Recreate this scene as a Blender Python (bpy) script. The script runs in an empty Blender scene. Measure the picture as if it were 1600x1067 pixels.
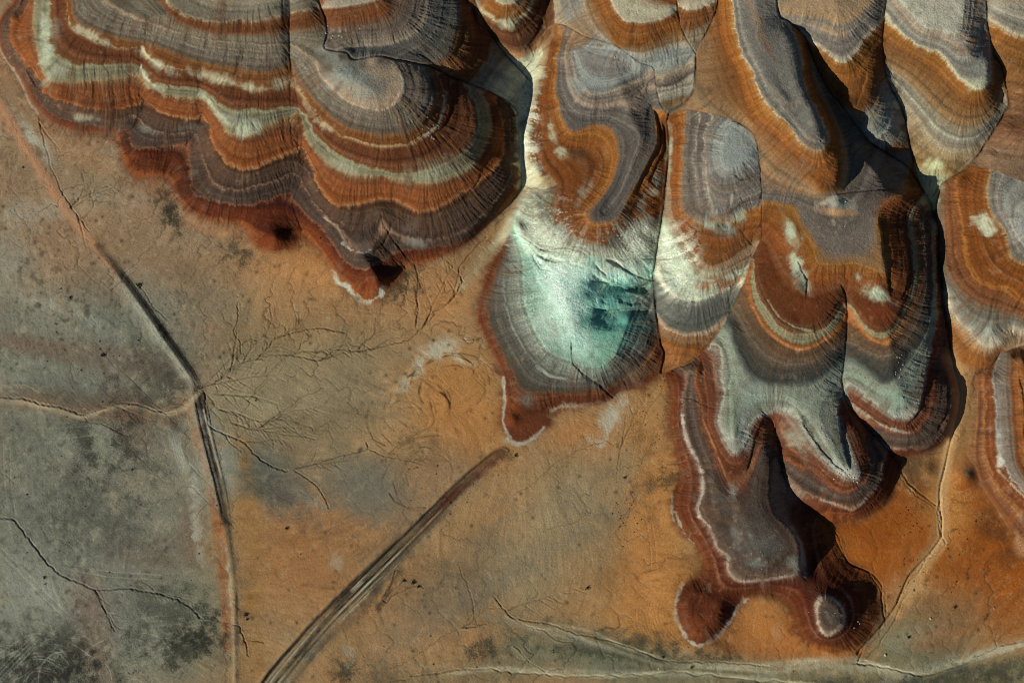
import bpy, bmesh, math, random
import numpy as np
from mathutils import Vector
R = math.radians
PX = 0.25                      # metres per map unit (one unit = one pixel of a 1600 x 1067 survey sheet)
W, H = 1600, 1067
rng = np.random.default_rng(7)
random.seed(7)

# ------------------------------------------------------------------ camera, sky, sun, exposure
sc = bpy.context.scene
C = sc.collection
CAM_H = 1000.0
cam_d = bpy.data.cameras.new('camera'); cam = bpy.data.objects.new('camera', cam_d); C.objects.link(cam)
cam.location = (0, 0, CAM_H); cam.rotation_euler = (0, 0, 0)
cam_d.sensor_width = 36; cam_d.lens = 36 * CAM_H / (W * PX)
cam_d.clip_start = 1; cam_d.clip_end = 20000
sc.camera = cam
SUN_EL, SUN_AZ = R(28), R(180 + 28)          # direction TO the sun, measured from +x, anticlockwise: lower left
world = bpy.data.worlds.new('World'); sc.world = world; world.use_nodes = True
nt = world.node_tree; nt.nodes.clear()
sky = nt.nodes.new('ShaderNodeTexSky'); sky.sky_type = 'NISHITA'; sky.sun_disc = False; sky.altitude = 3000; sky.air_density = .8; sky.dust_density = .3; sky.ozone_density = .6
sky.sun_elevation = SUN_EL; sky.sun_rotation = math.pi/2 - SUN_AZ
bg = nt.nodes.new('ShaderNodeBackground'); bg.inputs[1].default_value = 0.075
wo = nt.nodes.new('ShaderNodeOutputWorld')
nt.links.new(sky.outputs[0], bg.inputs[0]); nt.links.new(bg.outputs[0], wo.inputs[0])
sd = bpy.data.lights.new('sun', 'SUN'); sd.energy = 5.0; sd.angle = R(0.5); sd.color = (1, .96, .89)
so = bpy.data.objects.new('sun', sd); C.objects.link(so)
sv = Vector((math.cos(SUN_EL)*math.cos(SUN_AZ), math.cos(SUN_EL)*math.sin(SUN_AZ), math.sin(SUN_EL)))
so.rotation_euler = sv.to_track_quat('Z', 'Y').to_euler(); so.location = (-300, -200, 300)
sc.view_settings.view_transform = 'Standard'; sc.view_settings.look = 'None'
sc.view_settings.gamma = 1; sc.view_settings.exposure = -0.03
sc.render.engine = 'CYCLES'; sc.cycles.max_bounces = 4; sc.cycles.diffuse_bounces = 1; sc.cycles.filter_width = .9

# ------------------------------------------------------------------ grid and small tools
ST = 1.25
X0, Y0, X1, Y1 = -70.0, -70.0, 1670.0, 1137.0
xs = np.arange(X0, X1 + .01, ST); ys = np.arange(Y0, Y1 + .01, ST)
NX, NY = len(xs), len(ys)
GX, GY = np.meshgrid(xs, ys)                    # [row, col]
F = np.float32
GX = GX.astype(F); GY = GY.astype(F)

def up(a, shape):                                # bilinear resize
    h, w = a.shape
    y = np.linspace(0, h-1, shape[0]); x = np.linspace(0, w-1, shape[1])
    y0 = np.minimum(y.astype(int), h-2); x0 = np.minimum(x.astype(int), w-2)
    fy = (y-y0)[:, None]; fx = (x-x0)[None, :]
    r0 = a[y0]; r1 = a[y0+1]
    r = r0*(1-fy) + r1*fy
    return (r[:, x0]*(1-fx) + r[:, x0+1]*fx).astype(F)
def blur(a, s):                                  # three box passes
    r = max(1, int(round(s)))
    for _ in range(3):
        for ax in (0, 1):
            p = [(0, 0), (0, 0)]; p[ax] = (r+1, r)
            c = np.cumsum(np.pad(a, p, mode='edge').astype(np.float64), axis=ax)
            n = a.shape[ax]
            if ax == 0: a = (c[2*r+1:2*r+1+n] - c[:n])/(2*r+1)
            else: a = (c[:, 2*r+1:2*r+1+n] - c[:, :n])/(2*r+1)
    return a.astype(F)
def vnoise(cell, smooth=True):                   # value noise on the grid, -1..1
    h = int((Y1-Y0)/cell)+3; w = int((X1-X0)/cell)+3
    a = rng.uniform(-1, 1, (h, w))
    if smooth and min(h, w) > 4:
        m = min(4, max(2, int(cell/ST)))
        a = up(a, (h*m, w*m)); a = blur(a, max(1, m//2))
    return up(a, (NY, NX))
def fbm(cell, octs=4, gain=.55):
    s = np.zeros((NY, NX), F); amp = 1; tot = 0
    for i in range(octs):
        s += amp*vnoise(cell); tot += amp*.6; amp *= gain; cell /= 2
    return s/tot
def sample(a, x, y):                             # bilinear sample at sheet coordinates
    u = np.clip((x-X0)/ST, 0, NX-1.001); v = np.clip((y-Y0)/ST, 0, NY-1.001)
    i = u.astype(np.int32); j = v.astype(np.int32); fu = (u-i).astype(F); fv = (v-j).astype(F)
    return (a[j, i]*(1-fu)+a[j, i+1]*fu)*(1-fv) + (a[j+1, i]*(1-fu)+a[j+1, i+1]*fu)*fv
def P(s):                                        # "x,y x,y" -> array ; optional third value
    return np.array([[float(v) for v in t.split(',')] for t in s.split()])
def spline(p, n=5, closed=False):
    p = np.asarray(p, float)
    if len(p) < 3: n = 12
    if closed: q = np.vstack([p[-1:], p, p[:2]])
    else: q = np.vstack([2*p[:1]-p[1:2], p, 2*p[-1:]-p[-2:-1]])
    out = []
    for i in range(1, len(q)-2):
        a, b, c, d = q[i-1], q[i], q[i+1], q[i+2]
        for t in np.arange(n)/n:
            out.append(.5*((2*b)+(c-a)*t+(2*a-5*b+4*c-d)*t*t+(3*b-a-3*c+d)*t**3)*.75 + .25*(b+(c-b)*t))
    out.append(q[-2]); return np.array(out)
def inpoly(poly, X=None, Y=None):
    X = GX if X is None else X; Y = GY if Y is None else Y
    m = np.zeros(X.shape, bool); n = len(poly)
    for i in range(n):
        x1, y1 = poly[i][:2]; x2, y2 = poly[(i+1) % n][:2]
        if y1 == y2: continue
        m ^= ((y1 > Y) != (y2 > Y)) & (X < (x2-x1)*(Y-y1)/(y2-y1)+x1)
    return m
def window(poly, pad):
    p = np.asarray(poly); x0, y0 = p[:, :2].min(0)-pad; x1, y1 = p[:, :2].max(0)+pad
    i0 = int(np.clip((x0-X0)/ST, 0, NX-2)); i1 = int(np.clip((x1-X0)/ST+2, i0+1, NX)); j0 = int(np.clip((y0-Y0)/ST, 0, NY-2)); j1 = int(np.clip((y1-Y0)/ST+2, j0+1, NY))
    return (slice(j0, j1), slice(i0, i1))
FULL = (slice(0, NY), slice(0, NX))
def dist_line(poly, maxd, win=FULL):             # distance, along-parameter, side, length; limited band
    wx_ = GX[win]; wy_ = GY[win]; oj = win[0].start; oi = win[1].start; ny, nx = wx_.shape
    D = np.full((ny, nx), maxd, F); T = np.zeros((ny, nx), F); S = np.zeros((ny, nx), F)
    L = 0
    for (a, b) in zip(poly[:-1], poly[1:]):
        ax, ay = a[:2]; bx, by = b[:2]; l = math.hypot(bx-ax, by-ay)
        if l < 1e-6: continue
        i0 = int(max(0, (min(ax, bx)-maxd-X0)/ST-oi)); i1 = int(min(nx, (max(ax, bx)+maxd-X0)/ST+2-oi))
        j0 = int(max(0, (min(ay, by)-maxd-Y0)/ST-oj)); j1 = int(min(ny, (max(ay, by)+maxd-Y0)/ST+2-oj))
        if i1 <= i0 or j1 <= j0: L += l; continue
        x = wx_[j0:j1, i0:i1]; y = wy_[j0:j1, i0:i1]
        t = np.clip(((x-ax)*(bx-ax)+(y-ay)*(by-ay))/l/l, 0, 1)
        dx = x-ax-t*(bx-ax); dy = y-ay-t*(by-ay)
        d = np.sqrt(dx*dx+dy*dy)
        sub = D[j0:j1, i0:i1]; m = d < sub
        sub[m] = d[m]; T[j0:j1, i0:i1][m] = (L+t*l)[m]
        S[j0:j1, i0:i1][m] = np.sign((bx-ax)*(y-ay)-(by-ay)*(x-ax))[m]
        L += l
    return D, T, S, max(L, 1e-6)
def sstep(a, b, x):
    t = np.clip((x-a)/(b-a), 0, 1); return t*t*(3-2*t)

def solve(cons, bbox, step=2.5, iters=(400, 220, 140, 90)):
    """membrane through valued lines. cons: list of (points Nx3)."""
    x0, y0, x1, y1 = bbox
    nx = int((x1-x0)/step)+1; ny = int((y1-y0)/step)+1
    S = np.zeros((ny, nx)); N = np.zeros((ny, nx))
    for p in cons:
        for a, b in zip(p[:-1], p[1:]):
            n = max(1, int(math.hypot(b[0]-a[0], b[1]-a[1])/step*1.5)+1)
            t = np.linspace(0, 1, n+1)[:, None]; q = a+(b-a)*t
            i = np.round((q[:, 0]-x0)/step).astype(int); j = np.round((q[:, 1]-y0)/step).astype(int)
            k = (i >= 0) & (j >= 0) & (i < nx) & (j < ny)
            np.add.at(S, (j[k], i[k]), q[k, 2]); np.add.at(N, (j[k], i[k]), 1)
    pyr = [(S, N)]
    for _ in range(len(iters)-1):
        s, n = pyr[-1]; h, w = (s.shape[0]+1)//2, (s.shape[1]+1)//2
        s2 = np.zeros((h*2, w*2)); n2 = np.zeros((h*2, w*2)); s2[:s.shape[0], :s.shape[1]] = s; n2[:n.shape[0], :n.shape[1]] = n
        pyr.append((s2.reshape(h, 2, w, 2).sum((1, 3)), n2.reshape(h, 2, w, 2).sum((1, 3))))
    u = None
    for (s, n), it in zip(reversed(pyr), iters):
        m = n > 0; v = np.where(m, s/np.maximum(n, 1), 0)
        u = np.full(s.shape, v[m].mean()) if u is None else up(u, s.shape).astype(float)
        u[m] = v[m]
        jj, ii = np.indices(u.shape); par = [((jj+ii) % 2 == k) & ~m for k in (0, 1)]
        for _ in range(it):
            for k in (0, 1):
                q = np.pad(u, 1, mode='edge')
                av = (q[:-2, 1:-1]+q[2:, 1:-1]+q[1:-1, :-2]+q[1:-1, 2:])*.25
                u = np.where(par[k], u+1.5*(av-u), u)
    return u.astype(F)

# ------------------------------------------------------------------ survey of the place: strata outlines (level, line), region outlines
REG = {}
REG['wb'] = dict(poly="-40,-40 60,-40 498,-40 498,0 508,28 512,53 508,76 541,82 552,93 591,87 625,94 661,101 695,115 737,132 777,149 796,163 806,180 806,200 808,240 813,285 799,309 765,345 734,376 695,399 653,412 639,413 630,424 608,447 594,461 574,471 557,464 543,444 521,424 512,407 493,382 481,380 472,362 470,375 455,386 430,392 402,386 388,362 374,348 337,348 295,331 275,306 266,280 240,275 216,281 199,268 190,240 183,219 180,209 124,208 98,200 73,187 49,160 37,132 25,112 3,81 -4,50 0,28 20,6 28,-40",
 lines=[(0,"28,-40 20,4 0,27 -4,50 3,81 25,112 37,132 49,160 73,187 98,200 124,208 180,209 186,225 192,250 199,270 216,281 240,275 266,280 275,306 295,331 337,348 374,348 388,362 402,386 430,392 455,386 470,375 474,362 493,382 512,407 521,424 543,444 557,464 574,471 594,461 608,447 630,424 639,413 653,412 695,399 734,376 765,345 799,309 813,285 812,240 811,200 806,170"),
 (1,"34,-40 28,4 8,28 4,50 11,80 32,110 45,130 57,155 82,178 120,192 180,198 201,206 202,222 216,233 239,230 267,225 298,222 299,239 298,287 304,303 332,312 365,319 394,320 428,312 453,303 457,318 479,337 504,357 521,382 535,403 557,419 571,420 591,407 616,393 628,391 653,388 681,385 723,376 775,330 803,285 806,240 806,195 800,172"),
 (2,"44,-40 36,4 14,30 10,50 16,75 37,103 50,125 63,145 92,165 130,182 180,186 210,180 225,196 240,205 270,210 302,206 314,225 318,247 326,275 346,295 368,299 400,292 428,287 456,272 473,287 487,315 507,337 526,354 541,376 549,391 569,395 584,386 594,360 597,340 612,362 625,368 639,374 681,375 704,368 732,358 768,325 796,290 800,250 800,200 792,170"),
 (3,"50,-40 30,4 18,30 17,65 37,93 42,118 56,138 84,152 107,160 141,169 180,169 214,164 222,158 233,166 267,180 304,186 316,180 329,208 343,239 360,259 379,264 400,263 428,250 456,239 471,231 485,255 493,275 504,301 521,317 541,320 574,315 597,309 625,312 647,326 670,327 695,317 723,301 746,287 775,262 788,235 788,200 780,175 766,148"),
 (4,"60,-40 53,17 53,42 58,73 66,107 76,124 112,128 157,124 197,119 219,115 225,120 233,138 253,149 281,152 309,155 323,158 337,180 360,208 394,211 417,197 456,183 467,180 474,208 490,235 521,261 557,274 580,274 639,280 670,287 704,278 732,264 752,240 768,200 764,165 745,138"),
 (5,"84,-40 78,17 80,37 80,62 86,84 112,98 146,101 197,98 219,104 225,110 239,129 267,138 295,138 312,141 329,150 346,166 365,172 400,172 434,171 462,168 469,174 481,197 510,230 541,250 580,264 625,271 667,265 704,247 732,228 746,200 743,165 724,130"),
 (6,"100,-40 105,25 118,48 150,66 185,75 220,74 230,88 255,105 290,113 314,109 330,122 365,134 400,136 430,137 450,126 458,124 479,157 496,183 521,203 541,214 574,225 597,228 636,225 667,208 687,186 695,152 692,130 678,108"),
 (7,"110,-40 112,17 126,37 157,53 200,62 239,70 270,84 309,98 351,104 400,112 428,111 448,100 453,94 458,100 465,118 484,146 512,177 549,200 591,209 625,209 653,197 675,169 681,141 676,118 664,103"),
 (8,"120,-40 125,10 145,28 180,45 240,55 300,75 360,88 430,92 453,84 470,98 484,121 512,157 557,180 597,188 639,180 661,157 664,127 650,103"),
 (9,"150,-40 160,5 190,22 240,38 300,58 380,68 440,70 460,72 493,98 501,118 521,138 541,157 569,169 597,171 614,166 630,143 627,118 614,98"),
 (10,"240,-40 253,0 267,22 295,42 337,50 400,52 456,45 500,38"),
 (11,"250,-40 259,2 279,20 303,30 365,32 400,31 442,24 498,13"),
 (12,"300,-40 310,-12 365,5 440,-2 498,-20")],
 hts={0:6,1:17,2:27,3:42,4:57,5:68,6:82,7:92,8:98,9:104,10:112,11:119,12:124},
 ramp=[(-1,'a8744a'),(0,'9c5c2c'),(.4,'84451a'),(.9,'683012'),(1.0,'a06a50'),(1.06,'5c4a44'),(1.6,'54443f'),(1.95,'6a5248'),(2.0,'9a7a68'),(2.06,'5e4840'),(2.6,'5a463c'),(2.9,'67452f'),(3.0,'b88256'),(3.07,'a3602a'),(3.4,'965a2c'),(3.8,'824f2f'),(3.97,'9a7c5c'),(4.1,'8f8772'),(4.6,'86806e'),(4.95,'aaa58c'),(5.03,'7f5538'),(5.5,'714226'),(5.93,'84512c'),(6.0,'b49a78'),(6.06,'8a5626'),(6.6,'845428'),(6.97,'8c6440'),(7.03,'716258'),(7.9,'7c716a'),(8.0,'958a80'),(8.06,'6f645e'),(8.95,'837970'),(9.0,'b39a86'),(9.05,'7d7268'),(9.7,'7e7368'),(9.95,'80604a'),(10.05,'744a2e'),(10.5,'7a4a26'),(10.95,'8a6040'),(11,'b8a890'),(11.1,'857b72'),(12,'8f857a')])
REG['nh'] = dict(poly="498,-40 498,0 508,28 512,53 508,76 541,82 552,93 591,87 625,94 661,101 695,115 737,132 777,149 796,163 806,180 811,174 821,157 828,127 812,105 800,96 774,65 754,28 737,-10 733,-40",
 lines=[(11,"500,13 512,11 569,3 600,-8 625,-40"),(10,"505,40 540,34 569,31 597,25 608,14 615,-40"),(9,"508,58 560,50 610,48 640,30 652,-40"),(8,"530,78 560,75 610,72 650,55 670,30 682,-40"),(7,"640,97 681,93 700,78 712,42 716,0 716,-40"),(6.5,"700,112 725,90 735,50 728,0 725,-40"),(6,"725,122 748,95 752,62 740,28 735,-10"),(5,"735,132 745,122 766,93 768,70"),(4,"770,146 790,125 800,108"),(3,"798,165 812,150 822,128")],
 hts={11:119,10:113,9:108,8:101,7:90,6.5:80,6:66,5:56,4:34,3:18},
 ramp=[(3,'c4c4ae'),(4,'b4b4a0'),(4.6,'8f8e80'),(5.0,'8a8070'),(5.2,'7a5434'),(6.2,'84502a'),(6.8,'8a5c30'),(7.0,'6c665c'),(8,'706a64'),(8.1,'8a7a6c'),(9,'76685e'),(9.8,'7a5a44'),(10.1,'86502a'),(10.9,'8c5a32'),(11,'b8aa96'),(11.1,'887e76'),(12,'8a8078')])
REG['n2'] = dict(poly="733,-40 737,-10 754,28 774,65 800,96 815,105 838,100 848,85 845,60 867,37 867,17 858,-40",
 lines=[(7,"772,-40 774,-5 785,6 805,2 816,-40"),(6,"742,-10 757,18 778,34 797,42 812,25 830,8 838,-40"),(5,"760,42 785,62 810,66 835,48 855,20 857,-40"),(4,"778,68 800,88 815,90 840,70 862,42"),(3,"795,92 820,98 842,86")],
 hts={7:98,6:86,5:66,4:44,3:30}, ramp=[(3,'c0c0a8'),(3.6,'b0aa90'),(4,'a87c54'),(4.5,'7e5030'),(5.5,'6c4428'),(5.85,'8a5c34'),(6,'c0b898'),(6.12,'9a6224'),(6.9,'9a6224'),(7,'b0a890'),(7.1,'8a847c')])
REG['n3'] = dict(poly="858,-40 867,17 867,37 881,39 912,56 957,70 980,84 997,97 1022,107 1025,135 1033,166 1045,180 1073,160 1085,140 1087,84 1070,56 1060,25 1056,-40",
 lines=[(7,"945,-40 955,0 966,22 983,34 1014,32 1039,27 1060,12"),(6,"925,-40 934,0 944,30 957,58 975,72 1000,70 1025,60 1050,45 1068,48"),(5,"900,-40 905,0 915,35 935,60 975,84 1010,92 1040,80 1082,74"),(4,"870,-40 875,10 885,38 1024,118 1040,118 1060,110 1086,95"),(3,"1025,137 1045,138 1065,130 1086,112"),(2,"1034,163 1050,162 1075,152")],
 hts={7:112,6:101,5:90,4:84,3:80,2:72}, ramp=[(1.6,'9a6428'),(2,'8f7050'),(2.2,'857c70'),(2.9,'a09484'),(3,'6f6258'),(3.6,'7c6f64'),(3.9,'a08c70'),(4.2,'8c8880'),(5,'96938c'),(5.4,'8a7258'),(6,'9c6426'),(6.9,'945a22'),(6.97,'b8b098'),(7.08,'8e857c'),(8,'a0968c')])
REG['n4'] = dict(poly="1056,-40 1060,25 1070,56 1087,84 1120,14 1122,-40",
 lines=[(7,"1058,8 1075,14 1095,12 1121,0"),(6,"1064,45 1085,45 1112,30"),(5,"1075,66 1090,66 1100,58")], hts={7:112,6:103,5:97},
 ramp=[(5,'8c7c68'),(5.9,'8a7460'),(6.1,'8a5a30'),(6.9,'905c2a'),(7,'b8b09c'),(7.1,'958c80')])
REG['c'] = dict(poly="853,104 867,39 881,39 912,56 957,70 980,84 997,97 1022,107 1025,135 1033,166 1045,180 1045,240 1040,300 1035,340 1028,365 1025,400 1022,440 1025,480 1032,530 1039,551 1033,582 1016,596 997,607 969,610 955,624 935,634 879,635 862,642 858,663 837,680 817,691 796,688 785,657 788,627 787,593 779,567 763,537 757,523 747,503 749,469 757,436 771,407 791,374 803,345 822,305 840,298 853,298 836,267 828,230 829,197 838,169 842,132",
 lines=[(10,"900,70 925,110 960,112 985,105"),(9,"895,90 903,125 925,147 960,140 1000,125 1015,118"),(8,"881,70 883,125 900,160 930,172 965,168 1000,178 1012,140"),
 (7,"881,42 872,84 867,141 876,169 884,197 897,208 912,202 935,194 952,200 963,219 966,247 957,281 952,292 935,315 915,334 921,348 935,351 957,346 971,332 983,306 997,281 1016,245 1028,219 1025,174 1020,169"),
 (7.6,"1005,190 1006,215 990,250 970,300 945,330"),(6,"868,60 860,110 852,150 857,186 866,222 881,239 898,236 920,240 930,262 918,290 897,310 893,335 905,355 935,364 960,358 985,335 1005,305 1028,280 1036,240 1036,190"),
 (5,"853,104 842,132 838,169 829,197 828,230 836,267 850,285 868,293 862,300 854,326 865,348 887,362 893,374 918,382 946,382 974,362 991,346 1030,337"),
 (4.5,"835,305 838,335 855,362 880,380 912,396 952,390 974,376 1000,358 1032,350"),
 (4,"808,345 815,368 845,388 880,400 905,412 940,420 980,400 1024,385"),
 (3,"800,365 812,385 821,410 822,447 826,480 840,515 860,548 893,560 915,570 940,572 960,556 972,525 984,490 996,462 1022,440"),
 (2,"797,370 795,400 788,440 790,480 806,522 825,553 842,577 860,588 895,594 930,592 965,575 990,545 1008,510 1017,480 1024,460"),
 (1,"794,375 783,410 771,447 763,489 776,531 796,570 808,600 825,613 870,613 912,610 945,607 970,590 997,570 1016,545 1026,510"),
 (0,"791,374 771,407 757,436 749,469 747,503 757,523 763,537 779,567 787,593 788,627 785,657 796,688 817,691 837,680 858,663 862,642 879,635 935,634 955,624 969,610 997,607 1016,596 1033,582 1039,551")],
 hts={10:80,9:76,8:70,7.6:68,7:64,6:56,5:47,4.5:43,4:37,3:26,2:18,1:12,0:4},
 ramp=[(-1,'a8744a'),(0,'7c4424'),(.6,'6e3c20'),(.95,'8a5c3c'),(1.05,'5c5248'),(1.7,'6c645a'),(1.96,'77726a'),(2.0,'a09c8e'),(2.05,'77746a'),(2.7,'84887c'),(3.0,'8faa98'),(3.3,'9cc8b6'),(3.6,'b0d4c4'),(3.85,'b9cabb'),(4.05,'b4b4a0'),(4.4,'a8a48e'),(4.5,'84705f'),(4.9,'7d6c5f'),(5.0,'7a4e2c'),(5.3,'8a5020'),(5.9,'96591e'),(6.05,'8c4f1c'),(6.6,'9c6220'),(6.93,'b0732e'),(7.05,'736860'),(7.9,'746962'),(8,'8e7a6c'),(8.3,'8f7d6e'),(8.6,'6c625c'),(8.95,'a08a78'),(9.1,'7a7670'),(9.5,'94928c'),(10,'837a74')])
REG['ea'] = dict(poly="1045,180 1073,172 1110,178 1140,186 1177,208 1185,239 1188,267 1189,306 1190,343 1189,374 1174,407 1165,436 1143,483 1134,503 1115,530 1098,551 1081,565 1040,584 1039,551 1032,530 1025,480 1022,440 1025,400 1028,365 1035,340 1040,300 1045,240",
 lines=[(10,"1140,200 1128,235 1133,262 1150,262 1170,248 1180,240"),(9,"1118,191 1109,225 1110,265 1122,285 1145,282 1165,270 1186,262"),(8,"1112,183 1102,202 1099,239 1098,267 1104,295 1110,320 1118,334 1132,330 1151,318 1188,300"),
 (7.5,"1092,178 1086,215 1085,258 1090,300 1098,330"),
 (7,"1070,176 1067,225 1065,281 1066,310 1072,332 1092,342 1110,338 1140,338 1165,328 1189,322"),(6,"1050,200 1049,250 1049,292 1053,334 1067,362 1081,385 1098,407 1112,414 1132,407 1151,396 1183,374"),
 (5,"1043,270 1041,310 1042,334 1050,357 1064,385 1080,416 1102,433 1137,430 1170,412"),(4,"1028,400 1034,440 1055,460 1078,469 1104,464 1137,450 1163,433"),(3,"1026,490 1039,511 1070,523 1098,524 1120,509 1138,492"),(2,"1032,520 1047,531 1070,539 1098,537"),(1,"1038,545 1055,548 1080,552"),(0,"1040,582 1062,578 1080,566")],
 hts={10:92,9:87,8:81,7.5:77,7:73,6:62,5:52,4:40,3:26,2:19,1:13,0:5},
 ramp=[(0,'a06c3a'),(1,'a26a34'),(1.9,'9a6024'),(2.05,'8e6c4e'),(2.6,'8a6040'),(2.95,'a8866a'),(3.0,'b49c84'),(3.06,'74726a'),(3.6,'5f5e5a'),(3.9,'7d7b70'),(4.0,'bdb6a0'),(4.08,'a4a38c'),(4.5,'b2b49c'),(4.9,'c0c2aa'),(5.05,'8f7a62'),(5.5,'8a705a'),(5.95,'a88a6a'),(6.05,'8f5c2c'),(6.5,'965618'),(6.93,'a86c26'),(7.04,'857568'),(7.45,'807268'),(7.5,'a59484'),(7.56,'6c5e58'),(7.94,'7c6e66'),(8,'c0ac98'),(8.06,'80746c'),(8.9,'7c726a'),(9.2,'8e8c86'),(10,'9c9e98')])
REG['s2'] = dict(poly="1211,-40 1217,21 1228,31 1245,45 1259,59 1272,95 1290,135 1321,174 1357,219 1385,239 1419,240 1425,245 1419,211 1408,169 1385,121 1379,70 1385,0 1385,-40",
 lines=[(8,"1212,20 1242,22 1293,31 1312,40 1335,30 1352,12 1383,-12"),(7,"1252,48 1270,64 1280,70 1296,87 1315,98 1329,93 1346,67 1366,42 1382,25"),(6,"1268,95 1293,130 1326,165 1341,169 1357,150 1362,125 1370,93 1380,68"),(5,"1318,168 1332,178 1352,200 1369,198 1380,174 1383,130"),(4,"1345,206 1358,217 1374,214 1391,197 1397,157"),(3,"1385,236 1405,222 1412,195")],
 hts={8:124,7:113,6:101,5:89,4:80,3:64}, ramp=[(3,'7e5432'),(3.4,'86827a'),(3.9,'8f877c'),(4.0,'b4a890'),(4.1,'8c8f88'),(4.8,'989a94'),(5.2,'7e6c58'),(5.9,'94602c'),(6.5,'9e6622'),(6.9,'a06c30'),(7,'b8b09a'),(7.08,'867b74'),(7.9,'9a8a7a'),(8,'c09a74'),(8.08,'908478'),(9,'999086')])
REG['s3'] = dict(poly="1385,-40 1385,0 1379,70 1385,121 1408,169 1419,211 1425,247 1436,281 1448,305 1462,320 1468,300 1475,284 1515,261 1546,216 1574,169 1575,146 1565,104 1551,82 1543,28 1543,-40",
 lines=[(9,"1402,-40 1408,0 1425,22 1445,42 1467,45 1482,52 1500,50 1503,30 1510,-40"),(8,"1388,-30 1394,0 1414,28 1439,53 1467,58 1484,67 1500,80 1515,75 1520,45 1530,-30"),(7,"1384,20 1397,37 1414,56 1439,73 1464,79 1481,96 1495,115 1512,129 1529,139 1542,132 1546,112 1543,80 1541,40"),
 (6,"1381,60 1386,68 1414,84 1442,101 1467,118 1487,141 1506,160 1529,166 1549,152 1556,127 1553,90"),(5,"1384,105 1391,112 1414,127 1439,157 1459,180 1481,197 1509,208 1537,200 1563,174 1566,140"),(4,"1390,130 1405,150 1430,180 1450,210 1480,232 1520,232 1550,205"),(3,"1420,220 1445,242 1475,256 1505,256"),(2,"1436,278 1460,275 1478,280")],
 hts={9:127,8:121,7:114,6:100,5:86,4:72,3:60,2:50}, ramp=[(2,'b4b494'),(2.7,'8e6c3c'),(3,'8f7550'),(3.7,'937e62'),(3.95,'a8977c'),(4.1,'887866'),(4.4,'9a9080'),(4.6,'aea48f'),(4.75,'8c8274'),(4.95,'a09480'),(5.2,'8c6e4c'),(5.7,'92683c'),(6.1,'94602a'),(6.8,'a06a24'),(6.97,'b8b49e'),(7.06,'8c857b'),(7.9,'90867a'),(8,'b8906a'),(8.06,'8a7c70'),(8.9,'9a8e80'),(9,'b4ac9a'),(9.2,'86807a')])
REG['s4'] = dict(poly="1543,-40 1543,28 1551,82 1565,104 1575,146 1574,169 1546,216 1515,261 1540,262 1600,285 1700,300 1700,-40",
 lines=[(8,"1544,-10 1570,5 1620,14 1700,20"),(7,"1544,22 1568,42 1600,57 1650,70 1700,75"),(6,"1552,72 1575,95 1610,108 1700,120"),(5,"1575,150 1620,160 1700,165"),(4,"1560,200 1620,205 1700,205"),(3,"1535,240 1600,258 1700,270")],
 hts={8:126,7:121,6:108,5:100,4:91,3:78}, ramp=[(3,'8c7058'),(4,'80583a'),(5,'88603e'),(6,'94642e'),(6.8,'9a6424'),(7,'aca48e'),(7.1,'948a7c'),(7.9,'9c9284'),(8,'b8a48c'),(8.2,'989080')])
REG['e5'] = dict(poly="1475,284 1515,261 1540,262 1600,285 1700,300 1700,560 1600,545 1565,548 1549,570 1532,575 1510,570 1490,560 1483,525 1478,500 1472,450 1467,400 1466,350 1463,325 1468,300",
 lines=[(9,"1620,330 1600,335 1592,350 1600,370 1630,380"),(8,"1570,290 1568,325 1585,365 1605,390 1650,405"),(7,"1548,275 1544,295 1547,329 1571,362 1579,399 1600,413 1700,430"),(6,"1520,268 1498,285 1504,334 1508,371 1511,407 1526,433 1551,447 1577,450 1600,470 1700,500"),(5,"1475,290 1472,340 1474,400 1485,440 1509,463 1537,482 1565,486 1610,500 1700,520"),(4,"1478,450 1490,490 1515,515 1535,538 1555,542 1567,532 1572,510 1600,515 1700,535"),(3,"1482,505 1492,530 1512,550 1535,562 1550,562 1562,545"),],
 hts={9:84,8:80,7:74,6:64,5:52,4:38,3:25}, ramp=[(2.5,'a07038'),(3,'a2692c'),(3.4,'9e6c3a'),(3.9,'a0886c'),(4.0,'b8a48a'),(4.15,'989284'),(4.6,'7c7266'),(4.95,'84705c'),(5.2,'7c5030'),(5.8,'8a5428'),(5.95,'b8762c'),(6.05,'985818'),(6.9,'94581c'),(7.0,'a88c60'),(7.1,'857a70'),(7.9,'8a8078'),(8,'a8a094'),(8.2,'86807a'),(9,'98948e')])
REG['e6'] = dict(poly="1532,575 1549,570 1565,548 1600,545 1700,560 1700,900 1620,885 1594,865 1579,826 1574,809 1560,798 1535,761 1523,725 1522,697 1526,655 1529,612 1527,579",
 lines=[(0,"1534,576 1527,590 1529,612 1526,655 1522,697 1523,725 1535,761 1560,798 1579,826 1594,865 1620,885 1700,900"),(1,"1555,568 1540,585 1541,612 1540,655 1540,697 1544,725 1560,755 1590,790 1620,815 1700,850"),(2,"1562,560 1552,580 1557,641 1560,697 1567,725 1594,762 1640,795 1700,820"),(3,"1580,552 1580,590 1582,640 1585,697 1590,730 1620,765 1700,790"),(4,"1598,560 1600,600 1606,669 1620,720 1700,760")],
 hts={0:9,1:24,2:38,3:46,4:56}, ramp=[(0,'7c4c28'),(.5,'7a5038'),(.97,'b07840'),(1.05,'85491f'),(1.9,'8c5024'),(2,'b4a898'),(2.1,'7e7068'),(2.9,'766456'),(3.1,'8c5222'),(4,'9a6228')])
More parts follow.
